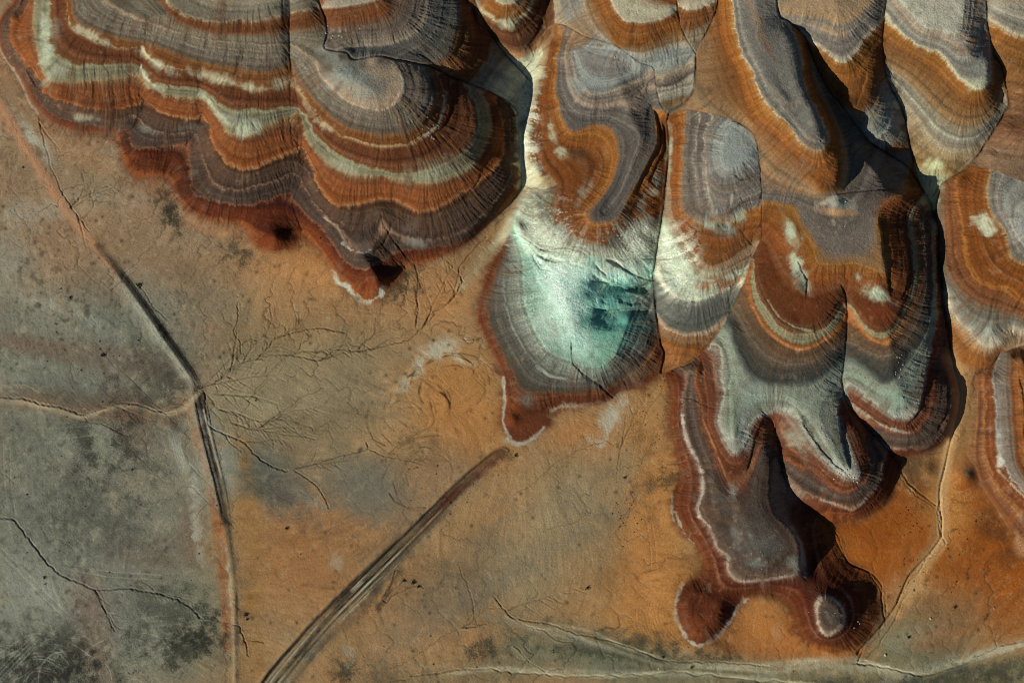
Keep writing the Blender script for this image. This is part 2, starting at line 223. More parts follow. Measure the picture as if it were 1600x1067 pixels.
ebase = "1040,584 1050,618 1047,657 1053,697 1061,735 1061,753 1050,770 1050,798 1052,809 1070,834 1084,849 1098,871 1097,899 1075,908 1059,927 1057,964 1073,998 1092,1009 1118,998 1137,975 1149,950 1168,933 1190,927 1215,932 1233,948 1238,985 1262,1010 1300,1020 1338,1014 1362,990 1372,960 1370,925 1357,893 1324,877 1300,830 1293,820 1345,812 1385,790 1400,750 1410,715 1447,706 1480,690 1493,650 1492,590 1485,550"
REG['e'] = dict(poly="1122,-40 1120,14 1087,84 1085,140 1073,160 1073,172 1110,178 1140,186 1177,208 1185,239 1188,267 1189,306 1190,343 1189,374 1174,407 1165,436 1143,483 1134,503 1115,530 1098,551 1081,565 "+ebase+" 1483,525 1478,500 1472,450 1467,400 1466,350 1463,325 1448,305 1436,281 1425,245 1419,240 1385,239 1357,219 1321,174 1290,135 1272,95 1259,59 1245,45 1228,31 1217,21 1211,-40",
 lines=[(8,"1155,-40 1162,30 1180,80 1200,120 1230,160 1262,205 1278,215 1270,180 1250,140 1235,90 1225,50 1208,-40"),
 (7,"1138,-40 1147,22 1150,56 1163,90 1177,112 1185,141 1200,164 1228,194 1256,222 1273,233 1287,231 1291,211 1281,183 1269,155 1256,127 1252,84 1240,52 1225,31 1211,-20"),
 (6,"1121,-40 1123,28 1127,70 1151,112 1163,157 1179,191 1200,204 1228,228 1256,256 1273,281 1286,298 1304,290 1312,265 1312,235 1302,197 1284,157 1270,127 1263,90 1252,60"),
 (5.5,"1106,60 1104,110 1108,150 1140,176 1180,198"),
 (5,"1191,297 1230,300 1262,306 1290,308 1318,297 1326,262 1320,222 1305,178 1285,138 1270,100"),
 (4,"1191,312 1200,315 1242,323 1256,357 1273,382 1279,411 1307,412 1335,409 1369,420 1385,425 1381,385 1370,352 1376,325 1390,312 1420,300 1436,296"),
 (3,"1190,385 1182,405 1186,440 1200,466 1217,492 1242,506 1267,508 1290,495 1306,470 1322,455 1338,480 1360,505 1383,512 1400,495 1415,460 1420,430 1414,380 1408,345 1418,320 1442,302"),
 (2,"1175,408 1170,440 1177,480 1194,512 1217,531 1245,544 1270,541 1298,524 1316,505 1324,480 1338,499 1357,525 1383,537 1397,525 1414,497 1430,469 1439,433 1434,376 1430,340 1448,312"),
 (1,"1140,500 1152,545 1175,580 1200,595 1242,594 1270,592 1298,570 1322,545 1345,565 1369,584 1385,597 1402,581 1425,551 1447,517 1457,450 1454,380 1452,330"),
 (0,"1106,548 1122,540 1128,584 1130,627 1122,655 1132,683 1149,708 1163,683 1177,657 1198,646 1210,637 1228,637 1245,650 1262,675 1285,712 1312,737 1335,748 1343,738 1327,705 1312,670 1309,635 1318,605 1326,598 1345,612 1369,630 1402,653 1425,649 1439,620 1447,584 1454,545 1463,500 1462,440 1460,370"),
 (.5,"1225,615 1255,640 1285,675 1305,710 1318,728"),(.5,"1140,600 1145,640 1147,685"),
 (-1,"1092,560 1090,600 1098,640 1098,660 1112,691 1123,716 1134,745 1143,762 1152,762 1163,745 1177,714 1187,690 1197,665 1206,650 1214,690 1220,708 1242,725 1276,733 1298,756 1318,766 1338,761 1355,739 1352,697 1336,662 1320,632 1324,627 1357,649 1391,669 1419,676 1444,652 1453,612 1453,579 1462,545 1469,500 1467,440 1465,370"),
 (-2,"1080,570 1070,610 1067,649 1075,691 1092,722 1098,742 1098,767 1090,798 1109,823 1120,854 1137,868 1137,888 1149,905 1165,908 1200,905 1240,899 1254,885 1251,849 1237,823 1211,801 1205,775 1207,740 1210,715 1215,722 1232,747 1255,768 1284,781 1312,790 1329,795 1340,792 1363,770 1380,739 1384,714 1366,690 1369,685 1397,702 1447,700 1473,674 1487,641 1487,584 1483,550 1474,500 1470,440"),
 (-2,"1276,941 1284,933 1301,936 1315,950 1318,975 1304,986 1290,992 1279,975 1276,955 1276,941"),
 (-1.5,"1128,772 1150,800 1172,830 1185,860 1200,882"),(-1.55,"1110,745 1118,775 1126,810"),(-1.5,"1292,955 1302,970"),(-1.5,"1195,700 1185,740 1180,780 1200,820 1228,860"),
 (-2.45,"1098,930 1085,950 1092,978 1112,965 1122,940"),
 (-3,ebase)],
 hts={8:127,7:121,6:105,5.5:98,5:84,4:79,3:64,2:55,1:47,.5:43,0:38,-1:32,-1.5:33,-1.55:33,-2:24,-2.45:16,-3:4},
 ramp=[(-4,'a8744a'),(-3,'8c5226'),(-2.7,'763d16'),(-2.3,'653014'),(-2.06,'6a4030'),(-2,'8c7464'),(-1.94,'5c463c'),(-1.7,'5c483f'),(-1.5,'64554c'),(-1.3,'5e463c'),(-1.2,'664238'),(-1,'a86e48'),(-.93,'854c2c'),(-.3,'744a38'),(-.05,'8c7c70'),(-.03,'a8a094'),(.03,'a09a8e'),(.08,'7e7e74'),(.5,'8d9488'),(.9,'7c8078'),(1.0,'4e4e4a'),(1.15,'5a544e'),(1.5,'705c4c'),(1.9,'7c5c42'),(2.0,'b8743c'),(2.1,'a8682e'),(2.2,'88866c'),(2.4,'857a60'),(2.5,'a08e72'),(2.56,'70523a'),(3.0,'7a4824'),(3.4,'8a5020'),(3.8,'985c1c'),(3.98,'aa762e'),(4.04,'7c6e66'),(4.6,'786c66'),(4.95,'86766a'),(5.1,'86684e'),(5.4,'907458'),(5.8,'96683c'),(6.0,'9a6024'),(6.5,'a4661c'),(6.94,'a8783c'),(7,'bab29c'),(7.08,'827a74'),(8,'8b837c')])
# explicit heights: thalwegs, crests, terrain (x,y,h)
HL = dict(g_nh="498,-40,124 498,0,116 508,28,110 512,53,106 508,76,108 541,82,107 552,93,106 591,87,105 625,94,101 661,101,93 678,107,86 695,115,79 722,127,67 745,136,55 765,144,42 785,154,30 802,168,20 811,178,16",
 g_n2="733,-40,100 737,-10,88 754,28,70 774,65,48 800,96,30 828,127,24",
 wash1="867,17,78 867,37,66 850,70,50 845,95,38 836,127,30 828,165,24 820,200,20 817,240,16 824,275,13 830,297,11 812,330,8 790,355,6 755,400,4 720,440,3 660,512,2 560,540,1 440,555,0 310,600,-1",
 g_c="867,37,66 881,39,74 912,56,84 957,70,89 980,84,88 997,97,86 1022,107,82 1025,135,78 1033,166,72 1045,180,68",
 g2="1087,84,94 1086,110,88 1085,140,80 1073,160,74 1045,180,67 1045,240,55 1040,300,45 1035,340,37 1025,400,28 1022,440,20 1025,480,15 1032,530,9 1039,551,6 1034,582,4",
 g_n4a="1056,-40,118 1060,25,106 1070,56,99 1087,84,94", g_n4b="1122,-40,120 1120,14,106 1087,84,94",
 g_ea="1073,172,78 1110,178,88 1140,186,92 1177,208,92 1185,239,89 1188,267,84 1190,306,79 1190,343,74 1189,374,67 1174,407,57 1165,436,49 1143,483,31 1134,503,27 1115,530,20 1098,551,14 1081,565,9 1050,580,4",
 g_p="1312,440,72 1322,462,58 1324,500,50 1322,545,42 1316,590,36 1318,612,30 1326,635,24 1355,669,16 1383,700,10 1397,716,7 1420,755,5 1462,790,4",
 g_t="1203,650,28 1206,657,24 1217,697,18 1222,739,13 1239,770,10 1265,795,8 1293,820,6 1324,877,4 1357,893,3 1377,913,2 1377,941,1 1384,975,0",
 g_s2="1211,-40,132 1217,21,122 1228,31,118 1245,45,112 1259,59,106 1272,95,99 1290,135,90 1321,174,80 1357,219,67 1385,239,57 1410,255,50 1425,270,44 1442,300,38 1455,325,33 1465,350,29 1467,400,25 1472,450,21 1478,500,17 1484,540,14 1492,580,12 1500,625,10 1484,700,8 1468,770,6 1470,840,5 1420,900,3 1395,955,1 1340,1020,-1",
 g_s3="1385,-40,122 1385,0,113 1379,70,97 1385,121,86 1408,169,70 1419,211,58 1428,255,49",
 g_s4="1543,-40,124 1543,28,112 1551,82,102 1565,104,98 1575,146,90 1574,169,84 1546,216,70 1515,261,58 1475,284,46 1462,320,34",
 g_e5="1620,545,32 1600,540,28 1565,552,20 1549,572,15 1525,582,11",
 g_mid="594,331,45 600,352,34 614,374,24 628,393,16 640,410,9",
 g_w1="453,0,116 452,56,102 453,92,91 460,135,80 466,172,66 472,225,44 474,268,30 458,320,16 472,360,6",
 g_w2="222,76,80 225,110,64 226,155,42 215,195,20", g_w3="314,108,80 314,142,65 318,182,40 303,222,17",
 crest_t="1130,775,34 1160,800,35 1180,850,35 1195,885,34", rim_t="1095,806,24 1109,823,26 1121,854,27 1138,868,28 1140,888,29 1151,903,29 1200,902,31 1238,895,32 1250,885,33 1249,849,33 1235,824,32 1209,803,31 1203,775,31 1204,740,31 1205,715,31",
 crest_q="1262,640,42 1290,690,43 1315,728,42",
 crest_c="965,120,80 985,180,74 1000,215,70 980,270,65 950,325,61",
 mint="880,430,34 888,480,34 900,530,29",
 mintg1="1022,440,20 985,450,23 945,441,24 925,440,29", mintg2="1025,482,15 985,482,19 945,485,21 928,482,27", mintr1="1010,410,34 960,415,38 925,420,38", mintr2="1000,466,27 960,464,31 930,462,32",
 crest_p1="1240,350,80 1252,440,72 1250,500,62", crest_p2="1375,440,74 1390,500,64 1390,560,53 1410,630,44",
 crest_s1="1175,-30,131 1190,60,128 1222,130,125 1260,195,123",
 crest_s3="1460,-30,129 1500,30,126 1515,90,120", crest_s2="1300,-30,134 1308,30,126",
 crest_a="220,30,112 300,20,118 420,10,124", dome="530,112,111 560,130,110 585,140,109",
 lob_w="62,60,52 95,55,78", lob2="225,215,24 260,212,27", lob3="345,285,30 400,285,31",
 knob="1278,945,30 1285,936,31 1300,938,31 1313,952,31 1315,974,30 1303,983,29 1291,989,28 1281,974,29 1278,955,30", crest_e="1330,225,86 1350,250,85 1370,268,82 1380,288,77", foot_e="1392,262,56 1405,280,50 1425,296,42", crest_f="1372,340,82 1376,380,80 1385,420,79", foot_t="1265,890,12 1268,850,12 1254,815,12 1228,790,11 1216,765,13", east_b="764,165,44 770,200,43 754,238,48", east_c="792,195,28 790,235,27", spur1="560,396,31 578,418,26 590,440,20", lob5="420,350,14 430,372,12", knobc="1294,955,33 1302,970,33", k1="1080,925,17 1076,960,16 1095,990,15 1120,970,17 1128,945,18 1098,925,19 1080,925,17", k1c="1098,955,15 1100,965,15", knob5="1546,498,46 1548,520,44",
 ramp1="1170,935,5 1205,918,10 1225,915,12 1262,925,16",
 p0="-70,110,2 0,220,2 105,335,1 200,440,1 300,590,0 330,720,0 360,900,0 372,1137,0", p1="-70,700,0 150,650,0 290,620,-1", p2="-70,1000,1 200,900,1 372,950,0",
 p3="430,1067,1 560,920,1 700,770,2 785,712,3", p4="-70,1100,0 400,1130,0 900,1130,-1 1670,1130,-1", p5="470,470,3 620,480,4", p6="690,620,5 700,650,5 660,680,4", p7="900,760,2 1000,900,1 1000,980,1 800,980,0",
 p8="1430,830,5 1400,860,4", p9="1530,850,6 1560,930,3 1480,960,1", p10="1640,1000,2 1500,1040,0 1300,1060,-1", p11="650,440,6 700,430,5", p12="1040,720,4 1030,850,2 1010,620,4", p13="900,660,4 870,720,3",p14="-70,-70,2 -50,60,3 0,130,4", p15="420,400,5 350,380,4 250,310,4")
for k, v in HL.items(): HL[k] = P(v)

# ------------------------------------------------------------------ height field
cons = []
keepx = np.vstack([spline(v, 4)[:, :2] for k, v in HL.items()])
for r in REG.values():
    pol = P(r['poly'])
    for lev, s in r['lines']:
        q = spline(P(s), 6); h = r['hts'][lev]
        # a stratum outline gives way near a measured thalweg or crest
        d = np.sqrt(((q[:, None, :2]-keepx[None])**2).sum(2)).min(1)
        good = d > 9; seg = []
        for pt, g in zip(q, good):
            if g: seg.append([pt[0], pt[1], h])
            else:
                if len(seg) > 1: cons.append(np.array(seg))
                seg = []
        if len(seg) > 1: cons.append(np.array(seg))
for v in HL.values(): cons.append(spline(v, 4))
Hf = solve(cons, (X0, Y0, X1, Y1))
Hf = up(Hf, (NY, NX))
Hs = blur(Hf, 3)
Hf = blur(Hf, 1)*.35 + Hs*.65
HSC = 1.35
Hf *= HSC; Hs *= HSC
hill = np.zeros((NY, NX), bool); RM = {}
wx = fbm(14, 3)*1.6; wy = fbm(14, 3)*1.6
for k, r in REG.items():
    RM[k] = inpoly(P(r['poly']), GX+wx, GY+wy); hill |= RM[k]
hillf = blur(hill.astype(F), 3)

# ------------------------------------------------------------------ flow-aligned grain (rills run down the slope)
def flow_dir(h, bl):
    hb = blur(h, bl); gy, gx = np.gradient(hb, ST); m = np.sqrt(gx*gx+gy*gy)+1e-6
    return gx/m, gy/m, m
fx, fy, slope = flow_dir(Hf, 3)
def lic(noise, n, step, dx=fx, dy=fy):
    acc = noise.copy(); tot = 1.0
    for s in (1, -1):
        x = GX.copy(); y = GY.copy()
        for i in range(n):
            u = sample(dx, x, y); v = sample(dy, x, y)
            x += s*step*u; y += s*step*v
            w = 1-(i+1)/(n+1)
            acc += w*sample(noise, x, y); tot += w
    acc /= tot
    return (acc-acc.mean())/acc.std()
wn = rng.uniform(-1, 1, (NY, NX)).astype(F)
l_f = lic(wn, 9, 1.6)                                  # fine hachure
l_m = lic(blur(rng.uniform(-1, 1, (NY, NX)).astype(F), 1), 14, 2.6)    # rills
l_c = lic(blur(rng.uniform(-1, 1, (NY, NX)).astype(F), 3), 18, 4.0)   # small gullies
F1 = fbm(60, 5); F2 = fbm(18, 4); F3 = fbm(6, 3); F4 = fbm(3.2, 2); grain = rng.normal(0, 1, (NY, NX)).astype(F)
BR = (F3*.9 + F2*.6 + F4*.5 + .30*grain).astype(F)
sl = sstep(.05, .4, slope); LF = (l_m*.6+l_f*.5).clip(-2, 2)*sl
patchy = sstep(-.5, .6, fbm(90, 3))

# ------------------------------------------------------------------ colour tools
def hexc(s):
    c = np.array([int(s[i:i+2], 16)/255 for i in (0, 2, 4)])
    return np.where(c <= .04045, c/12.92, ((c+.055)/1.055)**2.4)
col = np.zeros((NY, NX, 3), F)
def mix(alpha, c, win=FULL):
    a = np.clip(alpha, 0, 1)[..., None].astype(F); c = hexc(c) if isinstance(c, str) else c
    col[win] = col[win]*(1-a) + np.asarray(c, F)*a
def blob(cx, cy, rx, ry, c, a=.8, rot=0, rag=.45, soft=.6, n=None):                 # soft-edged, ragged patch of soil
    n = F2 if n is None else n
    th = R(rot); m = max(rx, ry)*(1.8+rag)
    i0 = int(max(0, (cx-m-X0)/ST)); i1 = int(min(NX, (cx+m-X0)/ST)); j0 = int(max(0, (cy-m-Y0)/ST)); j1 = int(min(NY, (cy+m-Y0)/ST))
    if i1 <= i0 or j1 <= j0: return
    sl_ = (slice(j0, j1), slice(i0, i1))
    dx = GX[sl_]-cx; dy = GY[sl_]-cy
    u = (dx*math.cos(th)+dy*math.sin(th))/rx; v = (-dx*math.sin(th)+dy*math.cos(th))/ry
    d = np.sqrt(u*u+v*v) + rag*(.65*n[sl_] + .35*F1[sl_]) + rag*.45*F3[sl_] + rag*.35*LF[sl_]
    al = (a*(1-sstep(1-soft, 1+soft*.6, d)))[..., None]
    al = np.clip(al, 0, 1)
    col[sl_] = col[sl_]*(1-al) + hexc(c).astype(F)*al
def stroke(p, w, c, a=.8, rag=.5, soft=.6, w2=None, sp=True, n=None):
    q = spline(P(p) if isinstance(p, str) else p, 5) if sp else P(p)
    mx = max(w, w2 or w)*1.8+2
    win = window(q, mx); D, T, S, L = dist_line(q, mx, win)
    ww = w if w2 is None else w+(w2-w)*T/L
    n = F3 if n is None else n
    d = D/ww + rag*n[win] + rag*.5*LF[win]
    al = a*(1-sstep(1-soft, 1+soft*.5, d))*(D < mx*.99)*np.clip(.7+1.0*F2[win], .1, 1.15)
    mix(al, c, win)

# plains
col[:] = hexc('9f7c56')
def fieldmix(c, pts, pw=3.0):                          # soft areas of soil
    for (x, y, rx, ry, rot, a) in pts: blob(x, y, rx, ry, c, a, rot, .5, .75, n=F1)
for cell, c, th, am in [(120,'b08a5e',.15,.32),(80,'8a6a48',.1,.3),(50,'7c7260',.2,.3),(34,'a86a36',.3,.3),(22,'6a5a48',.25,.3),(60,'b69a74',.3,.3),(16,'b89870',.3,.25)]:
    n_ = fbm(cell, 5, .65); mix(sstep(th-.1, th+.4, n_)*am, c)
for (x, y, rx, ry, rot, c, a) in [(1370,830,80,70,0,'a4641c',.4),(1560,900,70,80,0,'9c5c18',.5),(700,620,50,60,0,'b87a38',.5),(1040,960,90,70,0,'b07838',.5),(1300,1020,60,14,0,'b07a44',.5)]: blob(x, y, rx, ry, c, a, rot, .6, .9, n=F1)
fieldmix('85816f', [(60,560,190,130,10,.95),(160,660,200,150,0,.95),(90,860,230,190,0,1),(230,950,170,150,0,.9),(80,1010,230,120,0,1),(300,740,80,90,0,.7),(210,500,100,70,40,.8),(10,430,70,120,0,.5)])
fieldmix('8d7c60', [(430,620,150,110,0,.75),(500,560,190,40,-5,.6),(350,480,60,50,0,.4),(480,700,120,60,30,.5),(900,760,130,70,-35,.6),(870,860,130,60,-30,.55),(1000,700,40,110,12,.6),(170,270,60,60,0,.35),(820,880,120,60,0,.3)])
fieldmix('ac7d50', [(480,430,130,50,10,.7),(680,460,70,60,0,.7),(780,470,40,60,0,.3),(260,300,60,60,0,.6),(100,380,110,60,30,.5),(940,670,80,60,0,.7),(660,760,100,40,-40,.6),(520,880,90,100,0,.5)])
fieldmix('ac7a42', [(720,620,80,90,0,.9),(1030,800,60,190,10,.85),(1040,960,120,90,0,.8),(760,680,60,60,0,.7),(1010,640,40,70,10,.5)])
fieldmix('9c6838', [(450,880,90,120,10,.55),(560,800,60,50,0,.25)])
fieldmix('98581c', [(1370,830,100,90,0,.95),(1330,960,90,90,0,.5),(1520,830,90,130,0,.9),(1570,920,100,90,0,.85),(1480,860,90,60,0,.5),(1200,990,80,50,0,.7)])
fieldmix('757560', [(1430,1000,110,60,-20,.85),(1330,1060,160,30,0,.6),(1000,1040,220,40,5,.85),(900,1010,120,40,5,.5),(1560,1060,130,40,-10,.7),(700,1060,150,25,0,.3)])
fieldmix('7c6e5c', [(700,940,70,50,-30,.6),(620,780,90,50,30,.6),(690,740,60,60,0,.4)])
fieldmix('6c6e66', [(560,760,80,45,20,.55),(430,760,60,45,30,.75),(390,720,40,40,40,.6)])
fieldmix('96866c', [(430,610,120,50,-5,.6),(400,650,60,40,0,.5),(560,620,70,60,0,.4),(250,290,50,40,0,.4),(870,800,90,40,-35,.5),(820,900,60,60,0,.4)])
fieldmix('b98048', [(480,425,90,26,8,.55),(470,400,40,20,0,.4),(130,240,60,20,30,.5),(1010,800,34,120,5,.5),(1030,920,60,60,0,.5),(1200,975,40,40,0,.6),(890,680,50,22,-20,.5),(720,650,50,50,0,.5),(700,470,50,30,-30,.4),(1300,870,50,40,30,.4)])
fieldmix('98663e', [(1480,955,80,50,-20,.45),(1470,995,60,16,-12,.5)])
fieldmix('84624c', [(140,630,110,14,8,.4),(170,560,170,22,12,.5),(40,540,70,18,10,.6),(150,1010,34,90,-8,.6),(130,940,30,40,0,.5),(205,660,35,60,-25,.6),(230,870,60,40,10,.3),(300,830,22,60,0,.5)])
stroke("-20,625 60,628 120,645 200,640 270,640 310,612", 16, '94704c', .8, .5, n=F2)
stroke("200,640 260,655 300,640", 18, '9a6c42', .6, .5, n=F2)
stroke("-70,70 0,175 60,262 108,338", 12, 'a87046', .75, .4, n=F2)
stroke("-20,60 30,150 70,200 130,215 190,215", 16, 'a5713f', .8, .4, n=F2)
stroke("195,200 260,300 300,345 380,365", 18, 'a8703a', .6, .5, n=F2)
stroke("372,700 386,800 396,900 392,1000 396,1137", 24, '98703e', .75, .5, n=F2)
stroke("312,670 330,760 345,850 352,930 356,1010", 13, '9c6034', .85, .5, n=F2, w2=10)
# dry scrub darkening of the soil, bleached soil
for (x, y, rx, ry, rot, a) in [(130,690,14,50,-10,.7),(190,690,20,34,0,.6),(250,610,40,22,0,.55),(260,590,46,22,35,.5),(275,665,20,24,0,.6),(100,1010,60,36,-10,.7),(60,1040,60,40,0,.5),(150,780,70,60,0,.35),(270,960,60,36,20,.55),(300,1010,70,22,-20,.75),(330,985,30,26,0,.6),(50,1060,90,30,0,.6),(180,1050,30,40,0,.4),
        (265,330,12,32,-14,.9),(280,355,22,14,30,.6),(365,385,20,22,0,.7),(395,405,20,16,0,.5),(210,270,22,14,0,.5),(245,262,14,10,0,.5),(610,440,32,24,0,.65),(545,455,20,14,0,.5),(640,430,24,30,0,.45),(225,700,50,60,0,.25),(780,712,16,12,0,.6),
        (1045,620,10,70,5,.35),(1060,745,34,12,-10,.6),(1085,880,22,14,20,.4),(1200,925,30,10,0,.5),(1430,740,30,40,0,.5),(1545,800,20,16,0,.4),(1560,830,26,14,0,.55),(1575,875,22,12,0,.55),(1000,1000,120,14,8,.5),(1010,1025,120,16,10,.45),(760,1013,26,12,-5,.75),(540,1045,16,22,20,.7),(620,1060,60,20,0,.3),(1500,1065,70,20,-10,.6),(1330,1068,110,10,0,.6),(680,880,22,20,0,.3),(655,690,26,20,0,.4),(1010,740,18,60,0,.3)]:
    blob(x, y, rx, ry, '34342b', a*.95, rot, 1.5, .9, n=BR)
for (x, y, rx, ry, rot, a) in [(690,545,32,13,-18,.9),(722,562,22,7,8,.85),(640,590,10,34,40,.6),(616,610,14,6,0,.5),(955,655,14,36,32,.85),(935,690,10,8,0,.5),(965,640,10,20,30,.6),(305,805,8,52,-6,.7),(285,720,9,52,-25,.55),(225,890,60,8,8,.2),(70,475,50,8,15,.45),(140,500,40,8,30,.35),(60,330,60,18,-12,.4),(20,400,30,40,0,.3),(480,780,34,10,35,.5),(525,875,12,14,40,.5),(42,205,7,22,-25,.7),(55,222,18,8,30,.7),(70,245,14,6,40,.5),(800,690,20,5,10,.5),(40,900,60,26,20,.3),(70,940,90,30,0,.3),(360,930,5,60,-3,.6),(1285,1000,14,10,0,.4),(1215,985,8,18,0,.4),(960,1050,250,4,2,.4),(1330,1046,120,7,-2,.4),(1470,1042,90,6,-14,.4),(1560,1015,60,9,-12,.6),(905,1000,90,5,14,.4),(1420,995,50,16,-10,.2),(545,1020,8,14,0,.5),(1380,830,30,50,0,.0)]:
    blob(x, y, rx, ry, 'b9b2a0', a*.8, rot, 1.4, .9, n=BR)
blob(1485,795,36,60,'c08c50',.7,0,.6,.9)
blob(330,735,30,50,'9a9c90',.35,0,.6,.8); blob(355,735,20,40,'a4a498',.4,-20,.6,.8)
for (x, y, rx, ry, rot, c, a) in [(120,620,120,16,8,'6c5c4c',.35),(260,560,40,60,30,'6e6654',.4),(420,760,70,26,35,'5c5c54',.6),(470,790,60,30,35,'6e5c50',.5),(560,770,60,40,0,'80796c',.4),(600,860,60,24,-40,'7c6a58',.35),(640,1000,60,30,-30,'7e7060',.4),(560,640,60,14,-15,'6e6250',.3),(330,480,50,30,0,'847660',.4),(880,850,140,20,-32,'7c7464',.4),(770,830,80,14,-38,'807462',.35),
    (330,350,40,16,10,'9c6a38',.5),(230,290,40,14,20,'96602e',.5),(480,400,50,12,20,'a4713c',.4),(1075,880,30,30,0,'a06c3a',.4),(1200,960,60,24,0,'a87240',.5),(1240,1010,90,14,0,'a86c3c',.5),(1040,600,12,30,10,'a86c34',.5)]: blob(x, y, rx, ry, c, a, rot, 1.1, .9, n=BR*.6+F1*.5)
# broad soil mottling, striations of the outwash fans
mot = .20*F1+.18*F2+.13*F3
col *= (1+mot)[..., None].clip(.5, 1.6)
dirn = (np.cos(R(-25)+F1*0), np.sin(R(-25)+F1*0))

COLG = None
# ------------------------------------------------------------------ strata
LV = {}; ledge = np.zeros((NY, NX), F)
strat1d = rng.uniform(-1, 1, 4000)
def thin(L, f): return np.interp((L+10)*f, np.arange(4000), strat1d).astype(F)
hillc = col.copy()
for k, r in REG.items():
    pol = P(r['poly']); x0, y0 = pol.min(0)-20; x1, y1 = pol.max(0)+20
    x0 = max(x0, X0); y0 = max(y0, Y0); x1 = min(x1, X1); y1 = min(y1, Y1)
    cs = [np.column_stack([spline(P(s), 6), np.full(len(spline(P(s), 6)), lev)]) for lev, s in r['lines']]
    u = solve(cs, (x0, y0, x1, y1), step=2.0, iters=(200, 120, 80, 60))
    m = RM[k]; jj, ii = np.nonzero(m)
    X = GX[m]; Y = GY[m]
    # lookup in region grid
    a = np.clip((X-x0)/2.0, 0, u.shape[1]-1.001); b = np.clip((Y-y0)/2.0, 0, u.shape[0]-1.001)
    i = a.astype(int); j = b.astype(int); fa = a-i; fb = b-j
    L = (u[j, i]*(1-fa)+u[j, i+1]*fa)*(1-fb)+(u[j+1, i]*(1-fa)+u[j+1, i+1]*fa)*fb
    L0 = L
    gy_, gx_ = np.gradient(blur(u, 2), 2.0); g_ = np.sqrt(gx_**2+gy_**2)[j, i].clip(0, .12)
    L = L + g_*(0.55*l_m[m]*sl[m] + .6*l_f[m]*sl[m] + 3.0*F2[m] + 1.6*F3[m] + 3.5*F1[m] + .9*l_c[m]*sl[m] + .5*grain[m])
    rl = np.array([t[0] for t in r['ramp']]); rc = np.array([hexc(t[1]) for t in r['ramp']])
    c = np.column_stack([np.interp(L, rl, rc[:, q]) for q in range(3)])
    Ls = L0 + g_*(1.5*F2[m] + .6*l_f[m]*sl[m] + 2*F1[m])
    t3 = thin(Ls, 3.1); t7 = thin(Ls+5, 7.3); t13 = thin(Ls+2, 13.7)
    c = c*(1-.22*np.clip((c[:, :1]-2.6*c[:, 2:])/(c[:, :1]+1e-3), 0, 1))
    dk_ = (np.clip(t7*1.6-.35, 0, 1)*.5*(.6+.8*F1[m]).clip(0, 1.4))[:, None]; c = c*(1-dk_)+c*np.array([.62, .5, .45])*dk_
    lt_ = (np.clip(t13*2.2-1.25, 0, 1)*.5*(.5+1.2*F2[m]).clip(0, 1.5))[:, None]; c = c*(1-lt_)+(c*.4+np.array([.33, .27, .20])*.6)*lt_
    br = (1 + .16*t3 + .20*t7 + .20*t13 + .10*thin(Ls, 27))*(1+.16*F1[m]+.10*F2[m])
    wrm = .05*thin(Ls+3, 13)
    c = c*br[:, None]; c[:, 0] *= 1+wrm; c[:, 2] *= 1-wrm
    if k == 'wb':                                        # warmer, more iron-stained beds in the wide butte
        c = c*np.array([.97, .93, .82]); g2_ = (sstep(.0, .7, F1[m]*.8+F2[m]*.5+.12*l_c[m])*.42)[:, None]; c = c*(1-g2_)+np.array([.16, .075, .035])*g2_
    if k == 'e': c = c*np.array([1, .98, .93])
    col[m] = c.astype(F)
    LV[k] = L0
    lf = np.zeros((NY, NX), F); lf[m] = 1.3*thin(Ls+5, 7.3)+1.1*np.clip(thin(Ls+2, 13.7), 0, 1)+.3*thin(Ls, 27); ledge += lf

# talus: the lowest beds wash out on to the flat in ragged tongues
hb_ = blur(hill.astype(F), 7); hm = hill.astype(F)
th_ = np.stack([blur(col[..., q]*hm, 7) for q in range(3)], -1)/np.maximum(hb_, .01)[..., None]
ta = sstep(.02, .62, hb_ + .10*l_c*.6 + .10*l_m*.5 + .22*F2 + .12*F3)*(1-hm)*.85
col[:] = col*(1-ta[..., None]) + (th_*.9)*ta[..., None]
del th_
def smear(n, step, amt):
    x = GX.copy(); y = GY.copy(); acc = [col[..., q].copy() for q in range(3)]; tot = 1.0
    for i in range(n):
        u = sample(fx, x, y); v = sample(fy, x, y); x += step*u; y += step*v     # look up the slope
        w = 1-(i+1)/(n+1); tot += w
        for q in range(3): acc[q] += w*sample(col[..., q], x, y)
    k = (amt*sl*hillf)[..., None]
    col[:] = col*(1-k)+np.stack(acc, -1)/tot*k
deb = sstep(.5, 1.9, l_c*.8+l_m*.45+1.6*F1+.8*F2)*hillf*(.25+.75*sl)
mix(deb*.38, '6e4c34')
deb2 = sstep(.9, 2.2, -l_c*.8-l_m*.3+1.5*F2-F1)*hillf*(.25+.75*sl); mix(deb2*.3, '3e2a20'); mix(sstep(.2,.8,F1-.7*F2+.4*F3)*hillf*.22, '8a8074')
smear(4, 1.1, np.clip(.45+.15*l_m+.7*F1, .0, 1))
